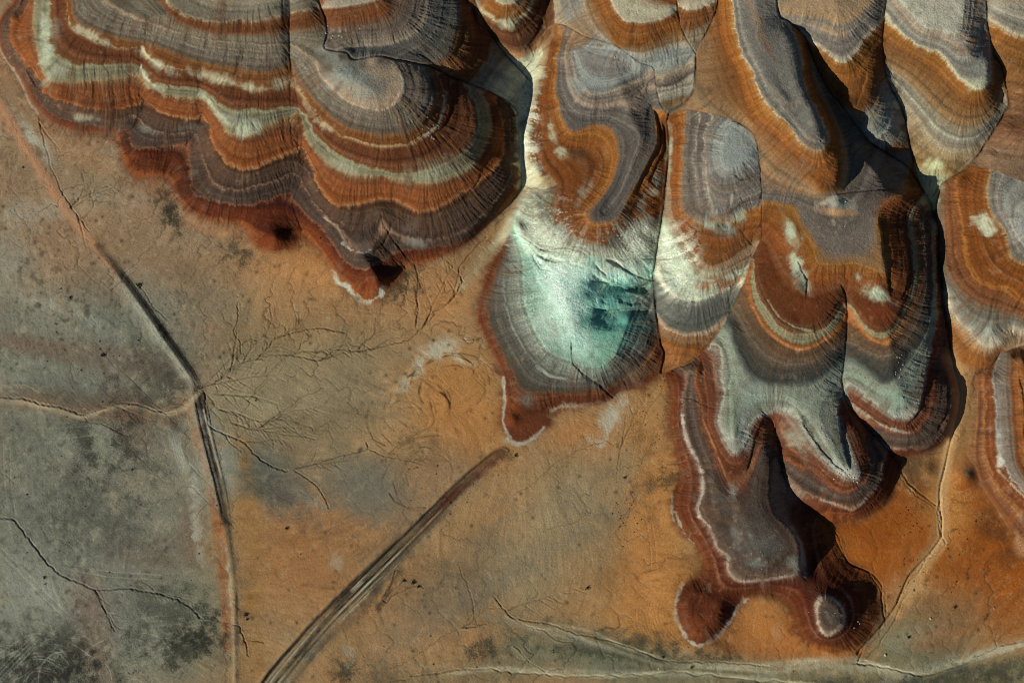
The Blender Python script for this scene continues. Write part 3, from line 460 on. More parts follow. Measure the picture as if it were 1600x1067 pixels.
# local beds and salt crusts with an outline of their own (clay colours, plus shade painted on the mint face and butte toe)
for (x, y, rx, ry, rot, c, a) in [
  (555,120,44,30,25,'a3a59d',.75),(520,90,26,10,40,'9fa198',.5),(595,132,30,26,0,'6e6f6c',.5),
  (72,75,9,50,-3,'b9bda6',.7),(84,112,16,12,20,'bcbda8',.5),(86,50,12,20,0,'8a8a7c',.5),(98,58,13,14,0,'6a4226',.7),(130,184,22,5,5,'b0a48a',.7),
  (140,55,34,6,28,'b4b097',.7),(245,98,26,8,30,'b4b097',.75),(345,124,36,8,16,'b9b398',.75),(395,137,18,7,10,'c0b99c',.8),(437,130,14,9,0,'a8a58e',.6),
  (385,200,20,12,0,'c4c5ae',.7),(365,185,20,8,10,'8c8c80',.6),(230,203,14,5,25,'8a857e',.6),(290,200,20,6,-8,'77736e',.5),
  (680,270,40,11,-12,'b3ad92',.5),(540,262,24,8,25,'a8a48e',.5),(690,250,50,8,-15,'9a9580',.3),
  (650,378,18,9,0,'9a948c',.6),(570,388,20,12,0,'777370',.5),
  (800,130,14,16,40,'bcbca6',.6),(822,150,10,60,5,'cccbb2',.8),(818,210,9,60,0,'cccbb2',.85),(830,275,16,22,-20,'c6c5ac',.85),(836,115,12,22,20,'bcbba2',.8),(840,320,26,24,0,'9e9a84',.5),
  (797,38,12,8,20,'bdb79c',.7),(812,6,10,12,0,'a8a08c',.6),(905,40,34,30,20,'94683a',.55),
  (862,205,6,22,-12,'b3ab8e',.8),(878,238,12,7,20,'b8b296',.8),(908,240,16,9,0,'5e4a34',.6),(925,225,14,12,0,'9a5c20',.5),(948,235,6,14,0,'b87e4a',.4),(850,282,14,8,30,'b8a47c',.6),
  (905,120,12,26,10,'9a9c98',.5),(935,132,32,12,-10,'9a9c98',.6),(1000,106,24,8,-10,'8e908c',.5),(1040,95,22,14,0,'9fa19a',.6),
  (1028,285,10,18,0,'94988a',.9),(1022,300,12,8,0,'bdb79c',.6),(1045,240,6,30,0,'b7b49a',.7),(1003,320,8,14,20,'a8a492',.5),(908,305,5,18,20,'9a9180',.7),(920,295,4,12,20,'a89a84',.5),
  (855,372,30,20,15,'cbcab4',.85),(1000,360,26,18,-20,'a8a694',.75),(985,385,30,12,20,'8e8b7a',.5),(865,425,30,30,0,'cfe0d0',.55),(870,480,26,40,-15,'cfe6d8',.7),(900,520,26,34,-30,'cfe6d8',.75),(850,510,16,30,-20,'c6cfc0',.6),(868,515,8,14,0,'b79a8a',.25),(880,450,34,40,0,'d8ead8',.75),(905,495,22,22,0,'d8ead8',.7),(922,540,20,22,0,'cfe6d4',.6),(850,400,34,12,20,'d4d8c4',.7),(935,395,40,10,20,'b8b8a4',.6),(945,462,26,12,8,'2f7684',.75),(955,500,24,12,0,'2c6c78',.7),(985,510,26,30,20,'5c8478',.5),(975,480,34,44,0,'3f7f80',.55),(945,450,44,16,8,'3c8084',.5),(940,505,40,18,0,'4a9088',.5),(1000,455,20,16,0,'4c6c68',.6),(940,525,30,34,0,'7fb8a2',.6),(930,480,34,40,0,'79b2a6',.5),(925,410,24,10,10,'86b4a4',.4),(830,410,16,20,0,'93b4a4',.3),(965,470,24,22,0,'6a9a90',.4),(915,440,30,30,0,'9fcfc2',.4),  # dark teal blobs: shade of the mint hollows put into the colour
  (835,560,34,24,40,'5c5c56',.35),(1000,400,22,26,0,'8c877a',.5),(1005,470,18,18,0,'605c54',.5),
  (1040,380,12,40,-5,'c4c6b0',.8),(1062,430,18,32,-25,'cacbb4',.85),(1085,460,18,10,10,'c9c8b2',.7),(1113,442,20,8,-10,'a06238',.8),(1148,438,22,5,-30,'9a5a30',.7),(1110,428,20,6,-10,'b0ae94',.6),
  (1108,350,20,9,15,'b2b6a0',.9),(1135,360,20,14,40,'8e9288',.85),(1152,340,16,8,-20,'b2b6a0',.85),(1125,352,9,5,30,'4c504c',.7),(1140,240,20,26,0,'a2a4a0',.6),(1090,500,34,12,0,'565854',.5),(1100,395,20,8,30,'9a5c1c',.5),
  (1235,362,10,24,-22,'b9bda4',.95),(1243,410,12,14,-25,'bfc4ac',.95),(1253,440,11,24,-20,'a9ad98',.95),(1252,445,6,14,-20,'44463e',.85),(1368,458,24,11,32,'b9bda4',.95),(1340,433,8,7,30,'b0b09a',.8),(1372,464,8,5,30,'8c8f80',.6),
  (1305,318,26,11,6,'a8a498',1.0),(1305,330,26,6,6,'b98c60',.8),(1287,317,8,6,0,'c8a890',.8),(1392,318,24,14,0,'854628',.7),(1400,300,20,8,0,'7e6a58',.4),
  (1262,470,24,22,0,'82401a',.4),(1250,395,22,34,0,'a0602a',.0),(1372,490,26,18,0,'8a3f18',.5),
  (1240,590,28,12,0,'4c4b46',.6),(1385,588,22,10,0,'4c4c48',.6),(1405,625,16,18,0,'8fa797',.75),(1385,615,24,10,20,'8f988a',.5),(1172,622,14,22,0,'9aa69a',.6),(1200,615,30,12,0,'8b8f86',.4),
  (1245,690,16,34,-38,'aaa894',.6),(1290,680,8,44,-30,'b5aca0',.65),(1320,738,24,9,30,'c2bcb0',.8),(1228,642,22,8,0,'b5b2a2',.7),(1275,690,3,44,-30,'3a3832',.8),(1330,750,16,6,30,'3e3c38',.5),
  (1163,680,10,30,-10,'b0aea2',.7),(1140,685,10,20,-30,'b6b0a4',.6),(1145,768,8,14,0,'c4bcb0',.7),(1150,838,8,20,-10,'98928a',.5),(1185,850,34,26,0,'6c6c68',.55),(1180,880,22,10,0,'8a8b86',.5),(1150,790,6,10,0,'8a6a50',.6),(1240,880,14,9,40,'8e8e82',.7),
  (1095,975,20,18,0,'924a10',.6),(1085,935,26,22,0,'4c2412',.6),(1130,945,30,18,-40,'5a2812',.6),(1110,960,50,50,0,'6a3214',.35),(1298,962,13,18,0,'6e625a',.7),
  (1459,258,14,11,0,'c6c69c',.95),(1458,290,13,22,10,'b9bd94',.9),(1410,230,12,6,0,'8c5230',.6),(1408,215,8,14,0,'a8aa8e',.6),(1530,132,16,7,-15,'bcbd9c',.7),(1532,95,14,26,-10,'9fa19a',.6),(1520,65,8,4,60,'8a5020',.8),
  (1300,50,20,5,20,'b98c5e',.5),(1360,195,10,24,0,'94968f',.4),(1190,15,18,20,0,'968f86',.4),(1180,25,8,40,-25,'a87a50',.35),(1200,75,5,20,-30,'8c5a38',.5),
  (1540,352,17,12,35,'c0bda4',.95),(1545,515,9,20,0,'b0b0a6',.85),(1548,492,14,10,0,'5f605c',.4),(1597,325,12,14,0,'b4aea0',.7),(1560,640,5,50,0,'8c8680',.6),(1562,690,6,26,0,'b0aaa0',.6),(1562,718,5,8,0,'c4beb4',.6),
  (1594,850,8,22,-20,'b8906a',.7),(1510,748,24,20,0,'764012',.75),(1513,738,10,8,30,'77736c',.6),(800,640,14,26,0,'9a5414',.6),(822,625,16,10,30,'77756a',.6),(1450,610,16,26,0,'6c3018',.5),(1005,575,24,14,-35,'8f7a60',.4),(1015,555,8,20,20,'9a6a3a',.5)]:
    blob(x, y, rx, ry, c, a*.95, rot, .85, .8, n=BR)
for (x, y, rx, ry, rot, c, a) in [(430,368,34,20,0,'4c210f',.75),(420,380,16,8,0,'8a4414',.6),(238,258,30,12,12,'542a12',.75),(285,300,16,22,0,'4a2416',.6),(350,335,50,9,8,'5c2a12',.6),(600,425,30,14,-20,'3e1e12',.7),(580,445,18,12,20,'7c3a14',.7),(690,395,60,6,-15,'70381a',.5),(196,222,8,22,-20,'30201a',.6),(640,400,14,8,0,'4a2818',.5),  # dark rust at the butte toe, recess shade mixed into the colour
    (150,160,70,16,12,'5a3018',.5),(330,40,120,8,2,'6c4228',.4),(180,90,60,10,20,'5c3018',.45),(400,155,50,7,5,'5e3218',.5),(720,230,50,26,-40,'5a3420',.4),(640,300,60,8,-5,'8c5020',.4)]: blob(x, y, rx, ry, c, a, rot, 1.1, .9, n=BR*.7+F2*.4)
# outcropping pale beds
for p, w, c, a in [("-4,50 3,81 25,110 37,131 49,158 73,185 98,198 124,206 175,208",7,'6b4a36',.8),("-5,60 1,81 23,113 35,134 47,163 60,178",1.6,'c4a890',.6),
  ("160,60 220,70 300,105 380,125 440,120",4,'7a4a2a',.35),("493,98 501,118 521,138 541,157 570,169",1.6,'cfa892',.8),("583,172 597,172 612,166 622,150 628,143",2.2,'d6bfae',.95),("628,140 629,128 625,118",1.8,'cfc0b2',.9),
  ("456,124 470,145 482,170 497,190 515,202",4.5,'c0b494',.6),("540,214 570,224 600,229 636,226 655,215",1.8,'c4a27c',.7),("664,212 680,200 688,186 694,160 693,150",2.4,'b6b0a4',.85),
  ("222,74 232,90 250,103",2,'c8c0a4',.8),("220,105 226,120 240,133 256,141",3,'c4c2aa',.8),("312,148 326,156 340,178 360,196",4,'c8c9b2',.6),
  ("498,13 530,11 570,4 590,0",2,'c8bcac',.6),("521,424 528,440 543,448 557,464 574,472 594,461 600,450",3.4,'c8c4b2',.95),("535,380 549,391 569,395 580,390",2,'c8c0b4',.9),("507,340 526,355 538,376 545,388",1.6,'b8a08e',.8),
  ("1103,255 1104,280 1109,310 1117,330",1.7,'ccb8a0',.85),("1144,305 1142,320 1139,327",1.8,'d0c4b4',.9),("1090,200 1087,240 1092,290 1098,320",1.4,'a0958a',.6),
  ("842,572 860,588 890,592",1.6,'b4b2a4',.7),("796,686 806,692 820,692 838,680 850,668",3.4,'c0bcb0',.95),("786,590 789,627 786,657 795,682",2.6,'bab6a8',.8),("862,643 880,634 935,633 958,622",4,'b4a892',.6),
  ("1065,649 1074,691 1091,722 1097,742 1098,767 1091,790 1093,806",2.6,'b8ada2',.9),("1055,800 1070,834 1084,849",2,'b0a898',.6),("1067,912 1057,935 1056,962 1072,996 1090,1008 1115,998 1140,972 1152,948 1168,935",3,'b8b2a4',.9),
  ("1276,945 1284,933 1301,936 1315,950 1318,975 1304,986 1290,992 1279,975 1276,950",3.2,'b8a48e',.9),("1092,806 1109,823 1120,854 1137,868 1137,888 1149,905 1165,908 1200,905 1240,898",1.8,'b4a494',.8),("1237,823 1251,849 1256,874 1258,900",3,'9a948a',.8),
  ("1284,781 1312,790 1329,796 1342,791 1352,780",2.4,'b8a894',.8),("1357,649 1380,665 1400,672 1419,676",2.4,'b4afa2',.85),("1320,610 1324,627 1345,642 1357,650",4,'a4a498',.7),("1320,478 1338,500 1360,528 1383,537 1397,525 1414,497",3,'c2824c',.7),
  ("1177,481 1194,513 1217,532 1245,546 1270,542 1296,526",2.2,'c48a58',.8),("1200,469 1217,495 1242,511 1267,517",1.4,'b4b49c',.7),("1508,371 1513,407 1528,433 1551,447 1577,450 1600,472",2.4,'b9762a',.7),
  ("1527,610 1527,655 1523,697 1524,725 1536,761 1560,798 1580,830",1.4,'a87c54',.5),("1560,735 1594,770 1620,792",2,'b4a490',.7),("1050,770 1050,798 1053,812",2,'b0a898',.6),("1098,655 1112,688 1123,716 1134,744",1.4,'b47c50',.7),
  ("1275,740 1298,760 1320,768 1338,762",2,'a8603a',.7),("1204,10 1190,20 1182,60 1195,80",1.4,'b08a66',.5),("870,170 915,176 950,170",1.6,'9c8c80',.6)]:
    stroke(p, w, c, a, 1.1, .75, n=BR)
cr = np.exp(-(((GX-880)/60)**2+((GY-450)/95)**2)**2) + np.exp(-(((GX-850)/45)**2+((GY-340)/40)**2)**2) + np.exp(-(((GX-826)/18)**2+((GY-210)/110)**2)**2) + np.exp(-(((GX-1062)/34)**2+((GY-410)/60)**2)**2) + np.exp(-(((GX-990)/50)**2+((GY-375)/32)**2)**2)
mix(sstep(.05, .5, BR+.4*l_m*sl)*.5*cr.clip(0, 1), 'e2e8d8'); mix(sstep(.25, .75, -BR-.3*F2)*.42*cr.clip(0, 1), '5c6e64')
# pale rock debris speckled over the ledges
sp = (rng.random((NY, NX)) > .985)
spk = np.zeros((NY, NX), F)
for (x, y, rx, ry) in [(525,52,30,10),(520,75,14,14),(430,20,30,12),(420,90,20,16),(950,100,24,14),(975,175,30,10),(1020,110,20,20),(1010,12,40,10),(1220,160,30,14),(1260,200,16,14),(1300,350,26,24),(1310,60,20,12),(1000,380,40,26),(1430,40,30,6),(1290,215,6,14),(1185,870,30,20),(1150,830,12,30),(690,205,14,12)]:
    spk = np.maximum(spk, np.exp(-(((GX-x)/rx)**2+((GY-y)/ry)**2)))
mix(blur((sp*spk).astype(F), 1)*3.0, 'c8ac94')
# dark scrub specks on the flats, denser on the grey soils
den = .35+.65*sstep(-.3, .5, fbm(45, 3)); flat = 1-hillf
dots = (rng.random((NY, NX)) > .978).astype(F)*flat*den
bigd = blur((rng.random((NY, NX)) > .9992).astype(F), 1)*14*flat*den
west = 1-sstep(260, 420, GX+.2*GY-110)
mix(np.clip(dots*(.35+.45*west)+bigd*.7, 0, .85), '33322a')
mix(blur((rng.random((NY, NX)) > .985).astype(F), 1)*flat*1.0*(.2+.6*west), 'a5a492')
up_ = sstep(-.4, .5, fbm(40, 3))
mix(np.clip(sstep(.15, .6, F4+.5*F3)*(.10+.25*west)*flat*(.4+up_), 0, .6), '3e3c32')
mix(np.clip(sstep(.2, .7, -F4+.4*F3)*(.14+.12*west)*flat, 0, .5), 'b9a98c')
mix(np.clip(sstep(.15, .6, F4)*.16*hillf, 0, .5), '2c211a')
mix(np.clip(sstep(.3, .8, -F4+.5*F2)*.16*hillf, 0, .5), 'c0a88c')
# hachure following the slope
col *= (1 + ((.05*l_f+.025*l_m)*(.6+1.5*np.clip(F1+.4, 0, 1)))[..., None]*(.35+.65*sl)[..., None]).clip(.4, 1.6)
col *= (1 + (.05+.05*hillf[..., None])*grain[..., None]).clip(.4, 1.7)

# ------------------------------------------------------------------ relief detail
h = Hf.copy()
def pit(cx, cy, rx, ry, d, rot=0, e=6):
    th = R(rot); dx = GX-cx+5*F2+3*F3; dy = GY-cy+6*F3+4*F2+2*F4; u = (dx*math.cos(th)+dy*math.sin(th))/rx; v = (-dx*math.sin(th)+dy*math.cos(th))/ry
    h[:] -= d*np.exp(-(u*u+v*v)**(e/2))
pit(942,458,27,14,6.5,8,3); pit(952,499,26,12,6,0,3); pit(985,468,22,9,5,10); pit(962,412,14,4,4,25); pit(985,424,12,4,3,25); pit(860,404,22,5,3,15); pit(1075,470,20,4,2,-10)
for bx_, by_, br_, bh_ in [(1308,318,15,7),(1510,745,20,11),(422,368,26,8),(436,375,20,5),(592,440,18,9),(240,258,24,7),(800,655,14,6),(1450,735,16,5)]: h += bh_*np.exp(-((GX-bx_)**2+(GY-by_)**2)/(br_*br_*.55))
w_h = hillf
h += w_h*((.12+.10*F2)*sl*l_m + .34*sl*l_c*(1+F1) + .24*l_f*sl + ledge*.36)
h += .7*F2*w_h + (.14+.16*w_h)*F3 + .7*(1-w_h)*(F1+.5*F2) + (.07+.07*w_h)*grain + (.13+.22*w_h*(.4+patchy))*F4
h += (1-w_h)*(.05*l_m+.03*l_f)
def carve(p, depth, w, dark=0.0, c='3c3228', bank=0.25, sp=True, taper=0.0, sharp=1.4, wig=1.2):
    q = spline(P(p) if isinstance(p, str) else p, 5) if sp else np.asarray(p)
    q = q[:, :2].copy()
    if wig: 
        q[:, 0] += sample(F3, q[:, 0], q[:, 1])*wig; q[:, 1] += sample(F2, q[:, 0], q[:, 1])*wig
    win = window(q, w*4+3); D, T, S, L = dist_line(q, w*4+3, win)
    t = (1-taper*T/L)*(1+.45*F2[win]+.25*F3[win]).clip(.25, 1.6)*np.clip(T/8+.2, 0, 1)
    h[win] -= depth*t*np.exp(-(D/(w*t.clip(.3, 1.3)+.1))**sharp)
    h[win] += bank*depth*t*np.exp(-((D-2.2*w)/(.8*w+.4))**2)
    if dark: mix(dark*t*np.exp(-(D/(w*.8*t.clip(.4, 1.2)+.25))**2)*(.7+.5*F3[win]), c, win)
    return q
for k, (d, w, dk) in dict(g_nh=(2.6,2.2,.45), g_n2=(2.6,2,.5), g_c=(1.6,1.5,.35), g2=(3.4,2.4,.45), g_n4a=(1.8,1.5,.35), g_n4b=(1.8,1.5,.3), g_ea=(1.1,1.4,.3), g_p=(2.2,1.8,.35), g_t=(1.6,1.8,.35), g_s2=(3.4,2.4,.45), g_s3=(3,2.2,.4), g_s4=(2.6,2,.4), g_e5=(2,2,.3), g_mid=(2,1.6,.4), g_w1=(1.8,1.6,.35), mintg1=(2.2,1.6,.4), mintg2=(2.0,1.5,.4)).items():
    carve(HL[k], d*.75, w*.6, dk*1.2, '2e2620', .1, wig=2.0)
for s, d, w, dk in [("442,-10 442,28 452,56",1.4,1.4,.4),("228,20 229,45 226,74",1,1.3,.3),("1036,582 1060,575 1080,566",1.4,1.3,.5),
  ("893,556 897,570 912,585 935,600 950,614 958,622",2.4,1.6,.6),("893,530 894,545 893,556",1.2,1.2,.5),("832,392 834,405 845,420 860,422",1.4,1.3,.4),("815,378 840,386 850,392 870,392",1.4,1.3,.4),("800,362 830,378 845,390 880,388 905,392",1.6,1.4,.5),
  ("930,400 936,420 955,435 980,448 1000,447 1018,438",2,1.5,.5),("960,410 985,425 1010,436 1022,438",1.8,1.4,.5),("968,408 985,424",1.4,1.2,.4),("800,410 815,425 825,432",1.2,1.3,.4),("752,523 765,517 778,513",1.3,1.3,.5),
  ("1000,405 1022,404",1.2,1.2,.4),("1025,405 1050,403 1058,400",.8,1,.3),("1072,128 1110,125 1150,118",.9,1,.3),("1256,307 1300,304 1340,299 1370,297 1398,297 1420,300",2,1.6,.5),("1370,350 1395,340 1425,328",1.4,1.3,.4),
  ("1485,362 1505,366 1530,370 1575,372",1.2,1.2,.35),("1463,284 1480,278 1500,262 1516,250",1.6,1.4,.4),("1480,560 1492,575 1503,605 1506,630",1.2,1.3,.5),("1508,182 1503,225 1500,250",1.1,1.1,.4),
  ("1300,395 1330,402 1350,400",.0,1,.0),("1150,353 1165,370 1178,385",1,1.2,.35),("1142,268 1160,280 1185,275",1,1.2,.3),("610,331 640,352 660,372",1,1,.2),
  ("1060,620 1080,622 1100,632 1118,640",1.2,1.2,.4),("1040,726 1060,725 1085,740 1095,742",1.2,1.3,.4),("1098,872 1130,872 1140,878",1,1.1,.4)]:
    if d: carve(s, d*.8, w*.65, dk, '2e2620', .1, wig=2.2)
def scarp(p, hgt, fall, side, dark=.0):
    q = spline(P(p), 5); q = q[:, :2].copy()
    q[:, 0] += sample(F3, q[:, 0], q[:, 1])*4+sample(F2, q[:, 0], q[:, 1])*4; q[:, 1] += sample(F2, q[:, 1], q[:, 0])*4
    win = window(q, fall*3); D, T, S, L = dist_line(q, fall*3, win)
    tp = np.clip(np.minimum(T, L-T)/12, 0, 1); sd2 = S*D*side + 2.2*F3[win]+1.6*F4[win]
    h[win] -= hgt*tp*sstep(-.6, 1.2, sd2)*np.exp(-D/fall)*(1+.7*F2[win]).clip(.2, 1.8)
for p_, hg, fa, si in [("832,394 845,410 860,404 880,398 905,396",3.5,9,1),("812,378 845,388 870,392 905,392 930,402",3,8,1),("930,400 938,420 955,436 985,448 1018,440",5,10,1),("925,428 945,440 985,451 1020,444",6,11,1),("930,480 960,484 1000,483 1024,482",6,11,1),
    ("893,530 895,556 912,585 935,602 956,622",1.6,8,-1),("838,376 860,384 900,384 930,394",2.5,7,1),("960,408 985,426 1012,437",3,7,1),
    ("1022,170 1028,200 1026,225 1014,248 1002,276 988,304",6,9,-1),("1036,190 1036,230 1022,262 1010,290",4,8,-1),("1254,60 1257,100 1273,140 1290,176 1297,215 1292,236",6,9,-1),("1372,340 1378,370 1380,400 1386,440 1392,465",5,9,-1),("1412,330 1418,380 1420,430 1408,470",4,8,-1),
    ("662,120 676,145 675,170 660,194",3.5,8,-1),("695,125 704,160 694,195 668,214",4,8,-1),("1543,60 1549,90 1550,120 1540,140",5,8,-1),("1358,110 1350,140 1340,168",4,8,1),("1309,632 1312,668 1318,705 1330,735",6,9,-1),("1250,655 1275,695 1300,725 1325,742",3,7,-1),
    ("1449,560 1446,600 1436,640 1415,668",5,8,-1),("760,250 745,285 720,312",3,8,-1),("1480,600 1478,640 1462,680",4,8,-1),("1196,645 1180,690 1165,740",3,8,-1),("1213,660 1205,700 1203,760 1210,800 1236,822 1250,850",5,8,-1),("620,342 604,372 585,395",3,7,1),("455,290 430,303 400,308",2,6,1),("300,240 303,285 320,306 365,316",2.5,6,1),("204,212 206,226 238,230 280,224",3,6,1),
    ("1592,580 1600,640 1600,690",3,8,-1),("1120,345 1135,362 1155,355",3,6,1),("1245,405 1258,440 1256,470",3,6,-1),("1360,450 1375,470 1390,468",2.5,6,1),("715,20 722,60 708,85",4,8,-1),("845,20 838,50 820,75",4,8,-1)]:
    scarp(p_, hg, fa, si)
# slope gullies: straight runnels cut into the flanks
def runnel(x, y, n, step, depth, w, dark):
    pts = [(x, y)]
    for i in range(n):
        u = sample(fx, np.array([x]), np.array([y]))[0]; v = sample(fy, np.array([x]), np.array([y]))[0]
        x -= step*u; y -= step*v; pts.append((x, y))
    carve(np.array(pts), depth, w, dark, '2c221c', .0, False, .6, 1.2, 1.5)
for (x, y, rx, ry, n, N, d, dk) in [(600,215,60,30,14,22,1.0,.35),(690,40,40,50,14,16,1.1,.35),(560,60,70,14,10,16,.8,.25),(720,250,60,60,14,20,1.2,.3),(560,290,110,20,10,16,.8,.25),(1340,120,40,50,12,16,1.2,.35),(1500,170,70,40,18,18,1.3,.35),(1340,250,30,50,12,12,1.2,.35),
        (1440,430,22,100,12,20,1.2,.35),(980,540,36,50,12,14,1,.3),(1440,640,40,40,10,16,1.2,.35),(1545,660,14,80,10,12,.9,.25),(1210,250,40,60,12,12,.8,.2),(180,150,80,40,12,22,.8,.3),(380,230,50,40,10,12,.8,.3),(1190,740,40,40,10,10,.9,.3),(1100,950,36,40,8,18,1,.3),(1300,960,50,50,8,18,1,.3),(1410,480,30,60,10,12,1,.3),(1110,30,30,60,10,8,.7,.2),(1330,700,60,50,10,14,1,.3),(1550,200,60,50,14,12,1,.3),(430,360,40,20,8,8,1,.3)]:
    for _ in range(N):
        X_, Y_ = x+random.uniform(-rx, rx), y+random.uniform(-ry, ry)
        runnel(X_, Y_, n+random.randint(-4, 6), 3.2, d*random.uniform(.3, .85), random.uniform(.7, 1.05), dk*random.uniform(.4, 1.1))
# drainage of the flats (with side feathers)
def drain(s, d, w, dk=.45, c='3a3226', feather=0, fl=12, side=None):
    q = spline(P(s), 6); q = q[:, :2]
    seg = [q[0]]
    for a, b in zip(q[:-1], q[1:]):                       # break the course into short crooked reaches
        m = (a+b)/2; t = b-a; seg += [m+np.array([-t[1], t[0]])*random.uniform(-.22, .22), b+np.array([random.gauss(0, .5), random.gauss(0, .5)])]
    q = carve(np.array(seg), d*.75, w*.55, dk, c, .3, False, wig=2.0)
    for _ in range(feather):
        i = random.randrange(2, len(q)-2); a = q[i]; t = q[i]-q[i-2]; t = t/(np.hypot(*t)+1e-6)
        sg = side or random.choice((-1, 1)); ang = sg*R(random.uniform(35, 75)); L = random.uniform(.4, 1.2)*fl
        vx = t[0]*math.cos(ang)-t[1]*math.sin(ang); vy = t[0]*math.sin(ang)+t[1]*math.cos(ang)
        pts = [a]
        for k in range(4):
            ang2 = random.uniform(-.4, .4); vx, vy = vx*math.cos(ang2)-vy*math.sin(ang2), vx*math.sin(ang2)+vy*math.cos(ang2)
            pts.append(pts[-1]+np.array([vx, vy])*L/4)
        carve(np.array(pts), d*.6, max(.7, w*.45), dk*.8, c, .2, True, .6)
for a_ in [("-20,620 40,624 90,636 130,647 160,637 190,630 220,634 250,643 275,635 300,618 315,608",2.0,2.2,.35,'4a3e30',6,10),
  ("195,633 230,632 255,645 275,644",1.2,1.6,.3,'4a3e30',2,8),("130,648 140,660 160,662 180,672 195,680",1.4,1.3,.5,'302820',6,8),
  ("315,606 340,595 360,582 362,574 380,565 400,560 418,545 432,528 465,518 500,512 540,520",1.8,1.7,.5,'3a3226',26,14),
  ("400,562 425,554 460,556 495,562 508,558 525,546 560,548 600,540 640,530 660,512 680,490",1.6,1.5,.5,'3a3226',12,10),("650,512 651,480 654,440 648,412",1.3,1.3,.45,'3a3226',2,8),
  ("660,510 675,490 700,475 715,455 722,440 718,420 740,390 760,370",1.6,1.6,.45,'3a3226',16,10),("370,470 372,500 365,520 375,535 376,552",1.6,1.3,.55,'2c2620',6,12),("376,540 390,530 402,532",1.4,1.2,.5,'2c2620',6,8),
  ("320,612 322,640 328,665 352,678 380,690 400,712 430,730 450,736",1.6,1.8,.45,'3a3226',4,8),("352,675 358,690 378,705",1.4,1.4,.5,'3a3226',6,9),("458,733 475,745 490,755 505,775 515,795",1.6,1.4,.5,'332a22',2,6),
  ("458,733 490,725 520,715 550,708 575,700 572,690",1.5,1.3,.5,'3a3226',9,9),("575,700 600,712 630,718 660,725",1.2,1.2,.4,'3a3226',4,7),("405,668 420,660 440,642 460,632 470,620 505,606",1.2,1.5,.35,'4a4032',14,9),("405,670 430,676 450,680 478,682 492,686",1.1,1.4,.35,'4a4032',8,9),
  ("335,635 350,642 372,650",1,1.6,.3,'4a4032',6,9),("60,180 68,215 80,262 95,295 108,318 120,335 140,362",1.2,1.5,.45,'33291f',14,9),("108,325 125,310 150,298 170,290",1.2,1.3,.4,'33291f',8,10),
  ("-20,808 20,812 45,840 70,875 95,898 130,912 148,921 200,919 240,926 280,938 305,955 312,965",1.8,2.0,.5,'332c24',8,8),("148,921 158,935 165,955 180,985",1.4,1.3,.5,'332c24',3,6),("195,918 220,907 240,921",1.0,1.1,.4,'332c24',2,6),
  ("360,975 374,977 378,990 384,1005 388,1025",1.8,1.3,.7,'1c1712',3,12),("384,1000 400,1001 412,1003",1.2,1,.6,'1c1712',3,5),("210,440 225,455 240,480 262,500",1.2,1.4,.4,'33291f',4,8),
  ("595,934 605,940 615,928 625,925 640,918 655,915 662,918",1.4,1.4,.5,'33291f',6,8),("595,934 605,925 614,905 618,890 626,892",1.2,1.3,.45,'33291f',5,7),("720,980 740,979 760,974",1.8,1.8,.5,'33291f',2,6),("720,980 700,990 670,1010 640,1030 610,1045",1.2,1.6,.35,'44392d',8,8),
  ("770,930 790,955 800,965 830,970 860,975 900,990 940,998 970,1005 1010,1020 1040,1032 1080,1033 1150,1035 1200,1040",1.6,1.7,.4,'44392d',10,9),("790,958 815,975 850,985 870,1000 900,1005",1,1.4,.35,'44392d',6,8),
  ("800,1005 830,1035 855,1050",1,1.4,.3,'44392d',3,6),("600,1067 680,1050 760,1045 860,1055 960,1055 1060,1050 1180,1062 1300,1070",1.4,2,.25,'5a5040',6,8),
  ("1330,1035 1370,1040 1440,1055 1480,1045 1520,1030 1560,1010 1600,1000 1680,990",1.8,2,.45,'44392d',10,8),("1345,1035 1370,1010 1400,965 1408,945",1.4,1.6,.4,'3c2c1c',6,8),
  ("1472,770 1466,800 1470,835 1478,848 1465,865 1448,872 1435,895 1420,910 1412,925",1.7,1.6,.45,'3c2c1c',12,9),("1395,715 1410,750 1432,775 1450,785 1462,795",1.3,1.4,.4,'3c2418',6,8),("1385,975 1378,950 1376,925 1355,893 1325,878 1310,840 1292,818",1.3,1.4,.45,'3c2418',8,9),
  ("978,648 975,680 968,710 965,740 964,752",1.0,1.3,.35,'5a4a36',4,7),("960,720 990,690 1010,650 1040,600",.8,1.5,.2,'5a4a36',5,8),("800,775 840,750 880,720 910,700 940,690",1.0,1.4,.3,'5a4a36',9,9),("845,832 870,822 900,815 925,798",1.1,1.3,.35,'4a3c2c',6,8),
  ("985,898 1010,892 1030,886",.8,1.2,.3,'4a3424',3,7),("1560,985 1555,998 1558,1008",1.2,1.1,.4,'3c2c1c',4,7),("715,880 735,925 740,955 728,972",1,1.3,.35,'44392d',5,8),("720,530 745,530 757,523",1.1,1.2,.4,'4a3424',3,6),
  ("270,490 300,480 330,460 345,440",.7,1.3,.2,'5a4636',4,9),("420,470 424,500 420,515",.8,1.2,.3,'4a3a2a',5,9),("-20,605 20,602 40,603 52,610",1,1.3,.4,'44392d',3,6)]:
    s, d, w, dk, c, f, fl = a_
    drain(s, d, w, dk, c, f, fl)
